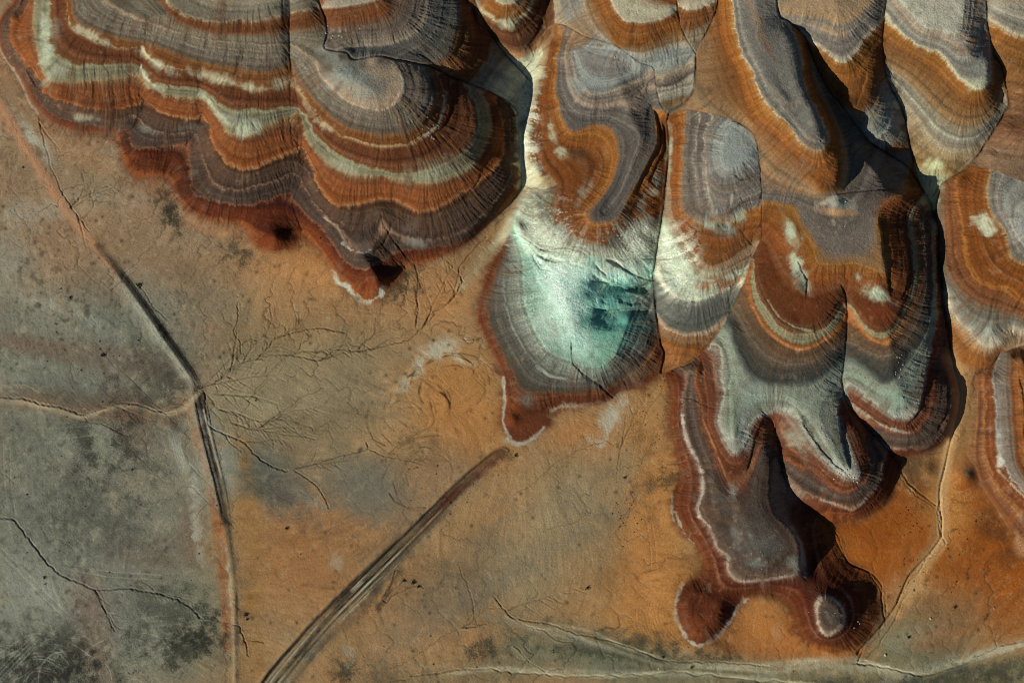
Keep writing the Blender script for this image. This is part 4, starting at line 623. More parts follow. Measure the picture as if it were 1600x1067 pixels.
def branch(x, y, ang, L, w, d, gen, dk):
    pts = [np.array([x, y])]; a = ang; n = max(4, int(L/7)); kids = []
    for i in range(n):
        a += random.gauss(0, .16); a += (ang-a)*.25
        pts.append(pts[-1]+np.array([math.cos(a), math.sin(a)])*L/n)
        if gen > 0 and i > 0 and random.random() < (.8 if gen > 1 else .6):
            kids.append((pts[-1].copy(), a+random.choice((-1, 1))*random.uniform(.5, .95), L*random.uniform(.22, .42)*(1-.5*i/n)))
    carve(np.array(pts), d, w, dk, '3a2f22', .2, False, .75, wig=2.0)
    for p, b, l in kids: branch(p[0], p[1], b, l, w*.72, d*.65, gen-1, dk*.8)
for x, y, an, L in [(335,597,-30,110),(345,592,-52,80),(362,575,-78,95),(380,566,-60,90),(402,560,-42,90),(430,530,-22,90),(440,556,-4,140),(335,615,8,120),(340,640,12,130),(360,660,2,120),(405,668,-30,110),(405,670,8,90),(330,600,-8,120),(458,734,-12,110),(500,560,-10,90),(380,690,-8,70),
      (660,512,-62,120),(700,475,-70,80),(650,512,-95,80),(560,545,-30,80),(108,328,-60,60),(108,326,-25,80),(120,335,70,60),(60,190,60,60),(600,930,-30,60),(720,980,-28,80),(790,955,-15,120),(1405,945,-62,70),(1340,1035,-70,60),(1385,970,-100,60),(970,700,-60,90),(850,740,-30,90),(148,920,60,80),(240,925,20,70),(180,635,20,60),(1560,1000,-60,50),(1010,1020,-20,60)]:
    branch(x, y, R(an), L, 1.25, 1.25, 2, .5)
# natural drainage: fill the hollows, follow the water, cut where it gathers
import heapq
def drainage():
    z = (blur(h, 1) + .45*rng.random((NY, NX)) + (1-w_h)*(.8*F3+.6*F2+.9*F4)).astype(np.float64)
    zz = z.ravel().tolist(); n = NY*NX; done = bytearray(n); par = [-1]*n; order = []
    hq = []
    for i in range(NX):
        for k in (i, (NY-1)*NX+i): hq.append((zz[k], k)); done[k] = 1
    for j in range(1, NY-1):
        for k in (j*NX, j*NX+NX-1): hq.append((zz[k], k)); done[k] = 1
    heapq.heapify(hq); nb = (-NX-1, -NX, -NX+1, -1, 1, NX-1, NX, NX+1); push = heapq.heappush; pop = heapq.heappop
    while hq:
        e, k = pop(hq); order.append(k)
        for d in nb:
            m = k+d
            if 0 <= m < n and not done[m]:
                done[m] = 1; par[m] = k; v = zz[m]; push(hq, (v if v > e else e+1e-5, m))
    acc = [1.0]*n
    for k in reversed(order):
        p = par[k]
        if p >= 0: acc[p] += acc[k]
    return np.array(acc, F).reshape(NY, NX)
ACC = drainage()
la = np.log2(ACC+1)
fan = .35*np.exp(-(((GX-430)/170)**2+((GY-590)/110)**2)) + .7*np.exp(-(((GX-900)/220)**2+((GY-1020)/40)**2)) + .5*np.exp(-(((GX-1420)/120)**2+((GY-930)/120)**2)) + .5*np.exp(-(((GX-640)/120)**2+((GY-450)/70)**2)) + .5*np.exp(-(((GX-200)/150)**2+((GY-300)/90)**2))
ch = np.clip((la-5.0-1.5*w_h)/(8-2.5*fan.clip(0, 1)), 0, 1)
ch = np.maximum(ch, .75*blur(ch, 1))*(.55+.5*F2+.3*sl)
h -= ch*((.8+1.4*fan)*(1-w_h)+1.5*w_h*sl)
mix(np.clip(sstep(2.5, 6, la)*.22*(1-w_h)*(.6+F2), 0, .3), 'b59c78')
mix(np.clip(ch*ch*(1.3+1.2*fan)*(1-w_h) + ch*.6*w_h*sl, 0, .65), '33281e')
# vehicle loops: pairs of shallow pale ruts
def loop(cx, cy, r, a0, a1, c='b98c5c', al=.3, e=.9, w=.9):
    t = np.radians(np.linspace(a0, a1, 18)); rr = r*(1+.10*np.sin(t*1.7+cx)+.05*np.sin(t*4.1+cy)); q = np.column_stack([cx+rr*np.cos(t), cy+rr*e*np.sin(t)])
    q[:, 0] += sample(F2, q[:, 0], q[:, 1])*5; q[:, 1] += sample(F2, q[:, 1], q[:, 0])*5; e = random.uniform(.8, 1)
    win = window(q, 6); D, T, S, L = dist_line(q, 6, win); k = np.exp(-(D/w)**2)*(1-hillf[win])
    h[win] -= .22*k; mix(al*k*(.55+1.5*F3[win]+1.3*F2[win]+.5*F4[win]).clip(0, 1.2), c, win)
for i in range(44):
    cx, cy = random.choice([(655,640),(700,610),(670,740),(640,650)]); a0 = random.uniform(90, 330)
    loop(cx+random.uniform(-8,8), cy+random.uniform(-8,8), random.uniform(22, 72), a0, a0+random.uniform(50, 130), random.choice(['b98c5c','33241a','33241a']), random.uniform(.35, .8), w=random.choice([.8, 1.1, 1.6]))
for i in range(9): loop(735+random.uniform(-8,8), 625+random.uniform(-10,10), 60+i*3.5, random.uniform(-90,-60), random.uniform(0, 30), random.choice(['b98c5c','5a4028']), .25)
for i in range(10): loop(1110, 950, 66+i*5, 120, random.uniform(190, 215), 'c08850', .22)
for i in range(10): loop(900, 700, 50+i*6, -110+random.uniform(-20,20), -50, 'b08458', .25)
for i in range(16): loop(random.choice([60,70,215,120]), 1080+random.uniform(-20,20), random.uniform(20, 90), 190, 340, 'b4b4a4', random.uniform(.25,.5), w=.7)
for i in range(14): loop(1620, 1110, 40+i*9, 170, 280, random.choice(['94907a','40402f']), .25)
for i in range(12): loop(280, 1060, 30+i*9, 215, 300, 'a0a090', .25)
def ruts(s, offs, c, al, w=.9, dpt=.3):
    q = spline(P(s), 6)
    t = np.gradient(q, axis=0); n = np.column_stack([-t[:, 1], t[:, 0]]); n /= np.hypot(n[:, 0], n[:, 1])[:, None]+1e-6
    for o in offs:
        win = window(q+n*o, 5); D, T, S, L = dist_line(q+n*o, 5, win); k = np.exp(-(D/w)**2); h[win] -= dpt*k; mix(al*k*(.75+.8*F2[win]), c, win)
ruts("1012,802 1020,850 1022,890", (-4, 4), 'c08c58', .35); ruts("10,700 12,760 18,800", (-5, 5), 'a8a898', .3); ruts("40,675 90,678 150,672", (-8, 8), 'a8a896', .3)
ruts("100,885 170,897 250,902", (-4, 4), 'b4b4a0', .3); ruts("0,860 40,900 100,960", (-4, 4), 'b4b4a4', .3); ruts("-10,1067 20,1035 55,1000", (-8,-3, 3, 8), 'b4b4a4', .35)
ruts("290,655 275,690 285,730", (-6,-3,0, 3,6), 'b8b8ac', .4); ruts("440,480 560,490 660,500", (-4, 4), 'b48c60', .25)

# raised dyke road down the west side, graded track in the south
def road(s, wl, wr, hgt, c, a, rib, prof):
    q = spline(P(s), 6); D, T, S, L = dist_line(q, max(wl, wr)*1.8)
    sd_ = S*D; t = T/L
    return D, sd_, t, L
q1 = "-70,60 0,163 55,252 103,328 150,385 200,447 250,518 285,568 305,600 316,640 330,705 345,765 354,830 362,900 367,960 368,1010 367,1137"
D, sd_, t, L = road(q1, 22, 22, 0, '', 0, 0, 0)
s_ = -sd_                                             # positive to the right of travel is west here
on = sstep(.33, .42, t)*(1-sstep(.66, .80, t))
east = np.clip(sd_*-1, -40, 40)
E_ = east                                             # east > 0
if sample(GX, np.array([260.]), np.array([500.]))[0] and E_[int((500-Y0)/ST), int((285-X0)/ST)] < 0: E_ = -E_
wdt = 1
prof = np.where(E_ > -2, np.clip(1-(E_+2)/11, 0, 1), np.clip(1-(-2-E_)/24, 0, 1))
gap = 1-np.exp(-((GX-308)**2+(GY-606)**2)/120)
h += 2.9*prof*on*gap*(1+.25*F2) + .8*np.exp(-(D/9)**2)
rib = np.interp(sd_*2.2+200, np.arange(400), rng.uniform(-1, 1, 400)).astype(F)
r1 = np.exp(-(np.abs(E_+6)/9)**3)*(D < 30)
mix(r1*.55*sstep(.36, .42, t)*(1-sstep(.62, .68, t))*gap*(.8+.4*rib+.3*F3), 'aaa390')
mix(np.exp(-((E_-4)/6)**4)*(D < 25)*on*gap*(.42+.5*F3+.4*F2), '463c32')  # east slope of the dyke: its shade deepened in the soil colour
h += rib*.18*np.exp(-(D/16)**2)*sstep(.3, .36, t)
mix(np.exp(-(D/7)**4)*(1-sstep(.33, .4, t))*(.7+.25*rib), 'b87f50')
mix(np.exp(-(D/5)**4)*sstep(.76, .82, t)*(.6+.3*F3), 'b99b74')
Dd, Td, Sd, Ld = dist_line(spline(P("309,612 315,650 327,700 339,745 349,790 353,818"), 6), 30)
h -= 3.2*np.exp(-(Dd/(6+2*F2))**4)*np.clip(np.minimum(Td, Ld-Td)/20, 0, 1)
road1_mask = (D < 9) & (GY > -200)
q2 = "392,1137 428,1075 470,1022 520,965 580,905 640,845 690,795 730,752 770,718 785,710"
D, T, S, L = dist_line(spline(P(q2), 6), 40); t = T/L; sd_ = S*D
wd = 31*(1-t)+11*t+3*F2
a_ = np.exp(-(D/(wd*.8))**4)*(1-.75*sstep(.8, 1.0, t+.12*F2))*(1+.5*F2+.3*F3).clip(.3, 1.1)
rib2 = np.interp((sd_+2*F2)*1.5+200, np.arange(400), rng.uniform(-1, 1, 400)).astype(F)
rib2b = np.interp((sd_+2*F1)*.6+200, np.arange(400), rng.uniform(-1, 1, 400)).astype(F)
mix(a_*(.72-.35*t)*(1+.5*F2), '867b68')
mix(a_*np.clip(rib2*.6+rib2b*.4+.25*F3, 0, 1)*(1-.4*t)*1.5*(.8+.7*F2), 'b0a890')
mix(a_*np.clip(-rib2*.6-rib2b*.5+.25*F3, 0, 1)*1.6*(.8+.7*F2), '2c251e')
ed = np.sign(sd_[int((900-Y0)/ST), int((560-X0)/ST)])
mix(np.exp(-((sd_*ed-wd*.72)/3)**2)*(.75+.4*F3)*(1-.3*t), '2a241e')
mix(np.exp(-((sd_*ed+wd*.2)/1.3)**2)*(.5+.4*F3), '2f2820')
mix(np.exp(-(D/10)**4)*sstep(.55, .8, t)*.6*(.7+.5*F2), '6a3c22')
h += a_*(-.6+.8*rib2+.7*rib2b) + 1.6*np.exp(-((sd_*ed-wd*.85)/3)**2) - 1.6*np.exp(-((sd_*ed-wd*.62)/2.2)**2)*(D < 39)
for p_, w_, c_, al_ in [("310,612 316,650 328,700 340,745 350,790 353,815",7,'3c332a',.8),("155,384 200,442 245,503 285,560 303,584",6,'3c362d',.7),("356,820 364,880 369,940 370,1000 370,1080",3,'4a3e30',.6),("318,640 334,700 346,745",1.6,'b8aa90',.5),  # includes a dark stroke repeating the painted shade of the dyke's east slope
    ("322,655 336,668 350,690 362,720",10,'8f8f82',.5),("-20,626 40,629 90,642 130,652 165,640 210,634 255,646 285,640 312,612",3.4,'b59c76',.7),("-20,604 40,604 60,612",2,'b59c76',.4),("100,338 140,330 200,300",4,'ac9068',.3),
    ("700,1052 780,1044 860,1052 960,1056 1060,1048 1180,1060 1300,1072",3,'b8ac90',.6),("790,962 830,980 880,985 930,1005 980,1022 1040,1040 1110,1042",2.6,'b0a284',.6),("860,975 920,985 975,1010 1030,1026 1080,1040 1200,1048",2.6,'b4a688',.6),("1080,1038 1180,1040 1290,1030 1340,1032 1400,1048 1450,1050 1490,1038 1540,1022 1620,1000",5,'b4a890',.6),("1200,1050 1260,1042 1330,1040 1420,1060",4,'aca088',.5),("1350,1030 1400,1046 1450,1052",2,'c4b89c',.6),
    ("800,1010 840,1045 880,1060",2,'b0a284',.4),("1490,610 1498,650 1486,700 1474,760 1470,830 1472,850",5,'c2a67e',.6),("1470,850 1450,880 1425,920 1402,960",7,'b48c5e',.6),("760,395 740,425 720,450",8,'a89c80',.5),("800,345 775,385",7,'bdb59a',.6),
    ("880,1015 960,1022 1040,1034 1100,1040",9,"4a4a3e",.5),("1420,1066 1500,1052 1560,1045 1610,1040",12,"4c4c40",.6),("1320,835 1350,870 1385,900",22,"a45c14",.5),("1270,1014 1310,1024 1345,1016",7,"b06c2c",.5),("1180,960 1210,985 1235,1000",16,"b4763c",.45),("1290,815 1330,830 1380,820 1410,790",22,'8e5018',.5),("1530,800 1560,860 1600,900",26,'8a4c14',.5),("1400,790 1440,840",16,'94581c',.4),
    ("740,745 700,780 660,812 640,832 600,872 570,905",6,'3e3228',.6),("545,925 520,955 490,995 450,1045",5,'2e261e',.7),("650,845 620,880 600,900 585,925",6,'4c4236',.5),("700,800 660,835 635,858",5,'5a4a3a',.5),
    ("770,722 745,742 715,765 690,790",5,'5c3020',.6),("600,905 585,930 560,960 530,985 500,1010",7,'5c4e40',.45),("520,985 490,1015 460,1067",6,'54483a',.4),("628,888 615,905 605,930 590,950",5,'4a4034',.5)]: stroke(p_, w_*1.25, c_, min(1, al_*1.35), .65 if w_ < 9 else 1.6, .9, n=BR)
road2_mask = D < wd*.75
qw = "846,70 842,110 832,160 824,200 820,245 826,285 818,320 800,345 770,385 740,420"
D, T, S, L = dist_line(spline(P(qw), 6), 30); wash_mask = (D < 10)
qw2 = "1484,560 1500,610 1490,660 1478,710 1470,770 1470,840 1440,885 1412,940"
D2, T2, S2, L2 = dist_line(spline(P(qw2), 6), 40)
mix(np.exp(-(D2/(13+8*F2*.4))**4)*.75, 'a98258'); mix(np.exp(-(D2/5)**2)*.35*(1+F3), 'bda482')
wash2_mask = D2 < 13
h -= 1.2*np.exp(-(D2/10)**4)
h[:] = h
lum = col.mean(-1, keepdims=True); col = lum+(col-lum)*(1-.22*(west*(1-w_h))[..., None])*(1+.08*((1-west)*(1-w_h))[..., None]*sstep(850, 1250, GX)[..., None]); col = col*(1-.13*w_h[..., None])
col = np.clip(lum+(col-lum)*.88, .004, .9)**1.22*1.36*np.array([.965, 1.035, .94], F)
col = np.clip(col, .006, .85)

# ------------------------------------------------------------------ build the land
def material(name, ns, nd, bump, bscale):
    m = bpy.data.materials.new(name); m.use_nodes = True; n = m.node_tree; b = n.nodes['Principled BSDF']
    at = n.nodes.new('ShaderNodeAttribute'); at.attribute_name = 'soil_colour'
    tc = n.nodes.new('ShaderNodeTexCoord')
    no = n.nodes.new('ShaderNodeTexNoise'); no.inputs['Scale'].default_value = ns; no.inputs['Detail'].default_value = 6; no.inputs['Roughness'].default_value = .7
    mr = n.nodes.new('ShaderNodeMapRange'); mr.inputs[1].default_value = .35; mr.inputs[2].default_value = .65; mr.inputs[3].default_value = 1-nd; mr.inputs[4].default_value = 1+nd
    mu = n.nodes.new('ShaderNodeVectorMath'); mu.operation = 'SCALE'
    n.links.new(tc.outputs['Object'], no.inputs['Vector']); n.links.new(no.outputs['Fac'], mr.inputs[0])
    n.links.new(at.outputs['Color'], mu.inputs[0]); n.links.new(mr.outputs[0], mu.inputs['Scale']); n.links.new(mu.outputs[0], b.inputs['Base Color'])
    b.inputs['Roughness'].default_value = .95; b.inputs['Specular IOR Level'].default_value = .12
    n2 = n.nodes.new('ShaderNodeTexNoise'); n2.inputs['Scale'].default_value = bscale; n2.inputs['Detail'].default_value = 5
    bu = n.nodes.new('ShaderNodeBump'); bu.inputs['Strength'].default_value = bump; bu.inputs['Distance'].default_value = .25
    n.links.new(tc.outputs['Object'], n2.inputs['Vector']); n.links.new(n2.outputs['Fac'], bu.inputs['Height']); n.links.new(bu.outputs[0], b.inputs['Normal'])
    return m
M_SOIL = material('desert_soil', 1.5, .13, .45, 1.6)
M_CLAY = material('banded_clay', 1.8, .15, .6, 1.8)
M_ROAD = material('graded_dirt', 1.8, .14, .5, 2.2)
Z = h*PX
k_ = 1-Z/CAM_H
VX = (GX-W/2)*PX*k_; VY = -(GY-H/2)*PX*k_
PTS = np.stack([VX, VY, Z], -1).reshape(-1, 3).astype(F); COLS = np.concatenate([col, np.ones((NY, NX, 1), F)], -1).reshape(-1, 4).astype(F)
lab = np.zeros((NY, NX), np.int32)
names = list(REG)
for i, k in enumerate(names): lab[RM[k]] = i+1
kn = inpoly(P("1238,925 1265,918 1300,912 1335,925 1362,945 1362,990 1338,1014 1300,1020 1262,1010 1236,985"), GX+wx, GY+wy); lab[kn] = 50
k1m = inpoly(P("1098,899 1125,895 1165,915 1168,933 1149,950 1137,975 1118,998 1092,1009 1073,998 1057,964 1059,927 1075,908"), GX+wx, GY+wy); lab[k1m] = 51
lab[(lab == 0) & wash_mask] = 62; lab[(lab == 0) & wash2_mask] = 63
lab[(lab == 0) & road2_mask] = 61; lab[(lab == 0) & road1_mask] = 60
fl = lab[:-1, :-1]
idx = np.arange(NY*NX, dtype=np.int32).reshape(NY, NX)
quads = np.stack([idx[:-1, :-1], idx[1:, :-1], idx[1:, 1:], idx[:-1, 1:]], -1)
def sheet(name, sel, mat, label, cat, extra=None):
    q = quads[sel]
    u, inv = np.unique(q.reshape(-1), return_inverse=True)
    v = PTS[u]; c = COLS[u]; f = inv.reshape(-1, 4)
    if extra:
        ev, ec, ef = extra; f = np.vstack([f, ef+len(v)]); v = np.vstack([v, ev]); c = np.vstack([c, ec])
    me = bpy.data.meshes.new(name)
    me.vertices.add(len(v)); me.vertices.foreach_set('co', v.astype(F).ravel())
    me.loops.add(f.size); me.loops.foreach_set('vertex_index', f.astype(np.int32).ravel())
    me.polygons.add(len(f)); me.polygons.foreach_set('loop_start', np.arange(0, f.size, 4, dtype=np.int32))
    me.update(calc_edges=True); me.shade_smooth()
    ca = me.color_attributes.new('soil_colour', 'FLOAT_COLOR', 'POINT'); ca.data.foreach_set('color', c.astype(F).ravel())
    me.materials.append(mat)
    o = bpy.data.objects.new(name, me); C.objects.link(o)
    o['kind'] = 'structure'; o['label'] = label; o['category'] = cat
    return o
# the land runs on to the horizon: rings outward from the sheet's edge
bi = np.concatenate([idx[0, :-1], idx[:-1, -1], idx[-1, :0:-1], idx[:0:-1, 0]]); bi = bi[::6]
bv = PTS[bi].astype(float); bc = COLS[bi]; mean = np.array([.26, .16, .09, 1.0])
ring_v = [bv]; ring_c = [bc]
for j, (s, t) in enumerate([(1.15, .3), (1.5, .6), (2.5, .9), (6, 1), (20, 1), (45, 1)]):
    v = bv.copy(); v[:, :2] *= s; v[:, 2] = bv[:, 2]*(1-t) + (0 if t == 1 else 1)*np.sin(np.arange(len(bv))*.05*(j+1))*1.5*t
    ring_v.append(v); ring_c.append(bc*(1-t)+mean*t)
n = len(bi); ef = []
for j in range(6):
    a = np.arange(n)+j*n; b = (np.arange(n)+1) % n+j*n
    ef.append(np.stack([a, b, b+n, a+n], -1))
ef = np.vstack(ef)
info = dict(wb=('wide scalloped butte of rust, white and grey bands with a grey dome, top left', 'butte'), nh=('grey and orange banded spur along the top edge, behind the grey dome', 'hill'),
 n2=('small orange spur with a grey cap above the head of the white wash', 'hill'), n3=('orange slope with a pale lilac cap above the grey tongue, top middle', 'hill'), n4=('small triangular grey facet wedged between two gullies at the top edge', 'hill'),
 c=('hill with a bright mint green face below a grey hook-shaped tongue', 'hill'), ea=('narrow spur with a white flank and orange bend, right of the mint green face', 'hill'),
 s2=('grey and orange spur casting the blue black shadow, upper right', 'hill'), s3=('broad fan-ribbed spur with orange and cream rings, upper right', 'hill'), s4=('brown streaked slope in the top right corner', 'hill'),
 e5=('orange slope with a grey cap and pale knob at the right edge', 'hill'), e6=('rust hill with upright grey and brown stripes at the lower right edge', 'hill'), e=('large striped badland hill with scalloped lobes and a long brown tongue pointing down', 'hill'))
sheet('ground', fl == 0, M_SOIL, 'tan, orange and grey desert flat around the striped hills', 'ground', (np.vstack(ring_v), np.vstack(ring_c), ef))
for i, k in enumerate(names): sheet('hill', fl == i+1, M_CLAY, info[k][0], info[k][1])
sheet('hill', fl == 50, M_CLAY, 'dark orange cone with a round grey cap ringed in white, lower right', 'hill')
sheet('hill', fl == 51, M_CLAY, 'rust red mound rimmed in white chalk at the foot of the brown tongue', 'hill')
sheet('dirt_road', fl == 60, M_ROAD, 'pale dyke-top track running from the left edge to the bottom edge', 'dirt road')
sheet('dirt_road', fl == 61, M_ROAD, 'wide rutted grey track running diagonally to the bottom edge', 'dirt road')
sheet('dry_wash', fl == 62, M_SOIL, 'chalk white dry wash between the butte and the grey tongue', 'dry wash')
sheet('dry_wash', fl == 63, M_SOIL, 'sandy dry wash between the large striped hill and the right edge hill', 'dry wash')

# ------------------------------------------------------------------ shrubs and loose rocks on the ground
def ground_z(x, y): return float(sample(h, np.array([x], F), np.array([y], F))[0])*PX
def place(x, y, sink=0.0):
    z = ground_z(x, y); k = 1-z/CAM_H
    return ((x-W/2)*PX*k, -(y-H/2)*PX*k, z-sink)
def simple_mat(name, c1, c2, sc_, rough=.9):
    m = bpy.data.materials.new(name); m.use_nodes = True; n = m.node_tree; b = n.nodes['Principled BSDF']
    no = n.nodes.new('ShaderNodeTexNoise'); no.inputs['Scale'].default_value = sc_; no.inputs['Detail'].default_value = 4
    tc = n.nodes.new('ShaderNodeTexCoord'); n.links.new(tc.outputs['Object'], no.inputs['Vector'])
    r = n.nodes.new('ShaderNodeValToRGB'); r.color_ramp.elements[0].position = .35; r.color_ramp.elements[1].position = .65
    r.color_ramp.elements[0].color = (*hexc(c1), 1); r.color_ramp.elements[1].color = (*hexc(c2), 1)
    n.links.new(no.outputs['Fac'], r.inputs[0]); n.links.new(r.outputs[0], b.inputs['Base Color']); b.inputs['Roughness'].default_value = rough; b.inputs['Specular IOR Level'].default_value = .1
    return m
M_LEAF = simple_mat('saltbush_leaf', '1c2016', '34382a', 6); M_TWIG = simple_mat('dry_twig', '3a3026', '5a4c3c', 8)
M_PALE = simple_mat('pale_stone', 'a8947e', 'd0c2ae', 3); M_DARK = simple_mat('dark_stone', '3a332c', '6a5e50', 3)
def foliage_mesh(seed, n=110, r=1.0):
    rd = random.Random(seed); bm = bmesh.new()
    for i in range(n):
        a = rd.uniform(0, 6.283); e = rd.uniform(-.1, 1.4); q = r*(rd.random()**.4)*(1+.3*math.sin(a*3+seed))
        c = Vector((math.cos(a)*math.cos(e)*q, math.sin(a)*math.cos(e)*q, abs(math.sin(e))*q*.7+.08)); l = r*rd.uniform(.12, .24)
        u = Vector((rd.gauss(0,1), rd.gauss(0,1), rd.gauss(0,1))).normalized(); v = u.orthogonal().normalized()
        bm.faces.new([bm.verts.new(c+u*l), bm.verts.new(c+v*l*.6), bm.verts.new(c-u*l), bm.verts.new(c-v*l*.6)])
    me = bpy.data.meshes.new('foliage'); bm.to_mesh(me); bm.free(); me.materials.append(M_LEAF); return me
def stems_mesh(seed, r=1.0):
    rd = random.Random(seed); bm = bmesh.new()
    for i in range(7):
        a = i*.9+rd.uniform(-.2, .2); tip = Vector((math.cos(a)*r*.6, math.sin(a)*r*.6, r*.5)); w = .045*r
        p = Vector((-math.sin(a), math.cos(a), 0))
        base = [bm.verts.new(p*w), bm.verts.new(-p*w), bm.verts.new(Vector((0, 0, w*2)))]; t = [bm.verts.new(tip+p*w*.3), bm.verts.new(tip-p*w*.3), bm.verts.new(tip+Vector((0, 0, w*.5)))]
        for k in range(3): bm.faces.new([base[k], base[(k+1)%3], t[(k+1)%3], t[k]])
    me = bpy.data.meshes.new('stem'); bm.to_mesh(me); bm.free(); me.materials.append(M_TWIG); return me
def rock_mesh(seed, mat):
    rd = random.Random(seed); bm = bmesh.new(); bmesh.ops.create_icosphere(bm, subdivisions=2, radius=1)
    ax = [Vector((rd.gauss(0,1), rd.gauss(0,1), rd.gauss(0,1))).normalized() for _ in range(9)]; cut = [rd.uniform(.55, .85) for _ in ax]
    for v in bm.verts:
        for a, c in zip(ax, cut):
            d = v.co.dot(a)
            if d > c: v.co -= a*(d-c)
        v.co.z *= .7; v.co += Vector((rd.gauss(0,.03), rd.gauss(0,.03), rd.gauss(0,.03)))
    me = bpy.data.meshes.new('rock'); bm.to_mesh(me); bm.free(); me.materials.append(mat); return me
FOL = [foliage_mesh(i) for i in range(4)]; STM = [stems_mesh(i) for i in range(2)]
ROCKP = [rock_mesh(i, M_PALE) for i in range(4)]; ROCKD = [rock_mesh(i+9, M_DARK) for i in range(3)]
def shrub(x, y, r, label, group=None):               # r in map units
    e = bpy.data.objects.new('shrub', None); C.objects.link(e); e.location = place(x, y, .03); e.rotation_euler.z = random.uniform(0, 6.28)
    s_ = r*PX; e.scale = (s_, s_*random.uniform(.8, 1.1), s_*.9); e.empty_display_size = .2
    e['label'] = label; e['category'] = 'shrub'
    if group: e['group'] = group
    for nm, me in (('foliage', random.choice(FOL)), ('stem', random.choice(STM))):
        o = bpy.data.objects.new(nm, me); C.objects.link(o); o.parent = e
    return e
def rock(x, y, r, label, pale=True, group=None):
    o = bpy.data.objects.new('rock', random.choice(ROCKP if pale else ROCKD)); C.objects.link(o)
    o.location = place(x, y, -.15*r*PX); o.rotation_euler = (random.uniform(-.2, .2), random.uniform(-.2, .2), random.uniform(0, 6.28))
    s_ = r*PX; o.scale = (s_, s_*random.uniform(.6, 1), s_*random.uniform(.6, .9))
    o['label'] = label; o['category'] = 'rock'
    if group: o['group'] = group
    return o
shrub(217, 446, 5, 'largest dark round bush, on the edge of the raised dyke track')
shrub(918, 918, 3.6, 'dark ring-shaped bush alone on the smooth tan flat, left of the red mound')
shrub(448, 825, 3.2, 'dark bush alone on the rust orange soil between the two tracks')
shrub(806, 711, 3.4, 'dark bush beside the chalk rim below the small rust spur')
shrub(384, 960, 3.6, 'dark bush just above the black zigzag crack in the tan soil'); shrub(386, 967, 2.6, 'smaller bush touching the one above the black zigzag crack')
shrub(631, 907, 3, 'low olive bush in the sandy basin beside the rutted grey track'); shrub(646, 909, 3.8, 'wider olive bush on the right side of the sandy basin'); shrub(654, 916, 2.6, 'bush on the forked gully end beside the sandy basin')
shrub(36, 262, 2.4, 'small bush alone on the tan soil left of the orange track, near the left edge'); shrub(69, 902, 2.8, 'dark bush on the grey flat below the bend of the dark creek')
shrub(161, 555, 4, 'dark bush on the banded grey flat left of the dyke'); shrub(1036, 1026, 2.8, 'bush on the bank where the orange soil meets the grey wash'); shrub(1081, 1042, 3, 'star-shaped bush in the grey wash along the bottom edge')
shrub(1492, 948, 3.4, 'dark bush on the olive rise at the lower right'); shrub(1420, 995, 2.8, 'bush on the green slope below the olive rise'); shrub(501, 372, 2, 'bush at the head of the sand notch under the wide butte')
shrub(976, 746, 2.6, 'bush at the end of the thin winding channel on the tan fan'); shrub(110, 465, 3, 'bush in the narrow draw on the grey flat, upper left')
rock(1428, 922, 2.2, 'dark rock lying in the sandy wash, lower right', False); rock(1454, 966, 2.4, 'white rock on the olive rise, lower right'); rock(1383, 1023, 2.4, 'white rock on the green slope just above the grey wash')
rock(1553, 950, 1.8, 'pale rock on the orange flat near the right edge'); rock(1029, 1044, 1.6, 'single pale rock in the grey wash along the bottom')
def scatter(kind, n, box, r, label, group, pale=True, test=None):
    k = 0; t = 0
    while k < n and t < n*60:
        t += 1
        x = random.gauss(box[0], box[2]) if len(box) > 4 else random.uniform(box[0], box[2]); y = random.gauss(box[1], box[3]) if len(box) > 4 else random.uniform(box[1], box[3])
        if not (2 < x < 1598 and 2 < y < 1065): continue
        on_hill = hillf[int((y-Y0)/ST), int((x-X0)/ST)] > .3
        if test is not None and on_hill != test: continue
        q = random.uniform(*r)*SC
        if kind == 's': shrub(x, y, q, label, group)
        else: rock(x, y, q, label, pale, group)
        k += 1
G_ = 1; SC = .72
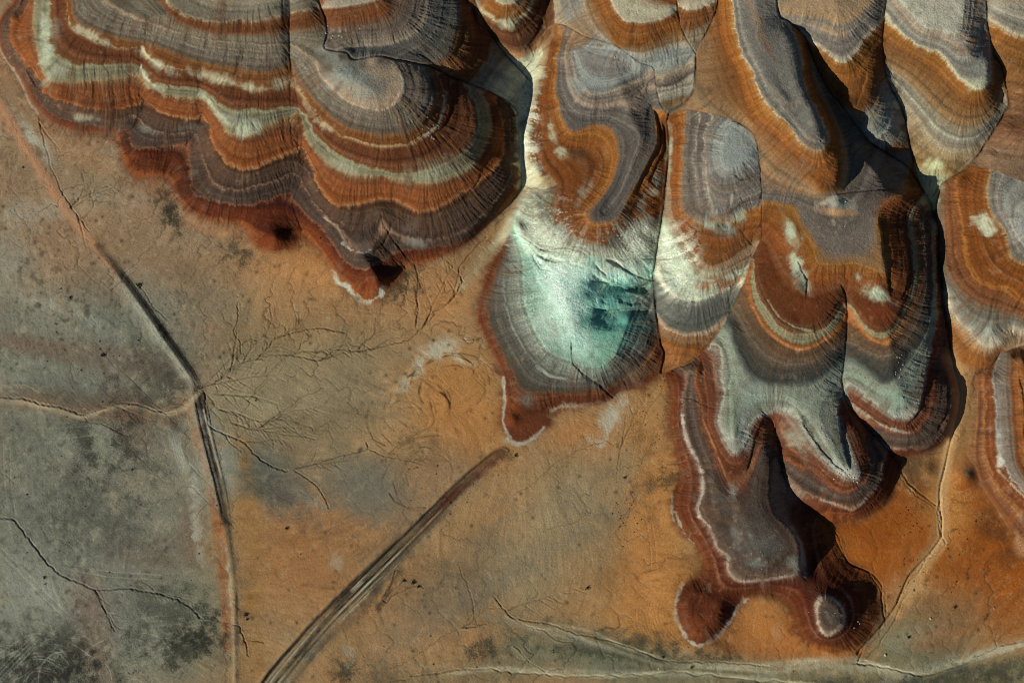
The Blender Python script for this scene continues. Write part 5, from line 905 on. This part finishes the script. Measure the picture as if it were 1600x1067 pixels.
for n, box, r, lb, gr in [(30, (190,760,110,110,G_), (1.3,2.4), 'small dark scrub on the grey flat left of the dyke', 'scrub on the grey flat'),
   (14, (130,560,90,30,G_), (1.2,2.2), 'small dark scrub along the banded grey flat above the sandy creek', 'scrub on the banded flat'),
   (30, (977,800,12,24,G_), (1.1,1.9), 'small dark scrub in the speckled patch on the orange fan', 'scrub in the speckled patch'),
   (20, (1425,840,14,30,G_), (1.1,2.0), 'small dark scrub on the orange apron right of the brown tongue', 'scrub on the orange apron'),
   (18, (1500,880,40,50,G_), (1.1,2.2), 'small dark scrub on the deep orange flat by the right edge', 'scrub on the deep orange flat'),
   (16, (690,740,30,34,G_), (1.2,2.2), 'small dark scrub among the looping wheel ruts', 'scrub among the ruts'),
   (24, (1030,660,26,70,G_), (1.0,1.8), 'small dark scrub along the foot of the long rust slope', 'scrub below the rust slope'),
   (16, (900,1025,260,16,G_), (1.1,2.2), 'small dark scrub in the grey wash along the bottom edge', 'scrub in the bottom wash')]:
    scatter('s', n, box, r, lb, gr, True, False)
for n, box, r, lb, gr, pl in [(16, (522,54,14,5,G_), (1.1,2.3), 'pale block in the broken row above the grey dome', 'pale blocks above the dome', True),
   (14, (672,205,10,9,G_), (1.2,2.2), 'white block on the ledge at the right of the grey dome', 'white blocks by the dome', True),
   (12, (960,98,22,12,G_), (1,2), 'pale chip on the grey-ringed spur above the long tongue', 'pale chips on the ringed spur', True),
   (20, (1250,180,14,30,G_), (1,1.8), 'pale chip on the grey spur ridge at the top right', 'pale chips on the grey ridge', True),
   (14, (1305,345,22,16,G_), (1,2), 'pale chip on the grey saddle below the small pale knob', 'pale chips on the saddle', True),
   (18, (1325,742,14,8,G_), (1.2,2.4), 'white block on the snout of the grey and rust lobe', 'white blocks on the snout', True),
   (14, (1405,585,6,30,G_), (1.2,2.2), 'pale block along the edge of the shaded lobe', 'pale blocks along the shaded lobe', True),
   (14, (1186,868,18,10,G_), (1,1.7), 'pale chip on the flat end of the brown tongue', 'pale chips on the tongue', True),
   (14, (1300,962,20,22,G_), (1,1.9), 'pale block on the ring around the round grey cap', 'pale blocks round the cap', True),
   (14, (945,300,60,60,G_), (.9,1.5), 'small chip on the orange hook of the middle hill', 'chips on the orange hook', True),
   (16, (1545,900,40,60,G_), (.9,1.6), 'small white stone on the deep orange flat', 'white stones on the orange flat', True)]:
    scatter('r', n, box, r, lb, gr, pl, None)
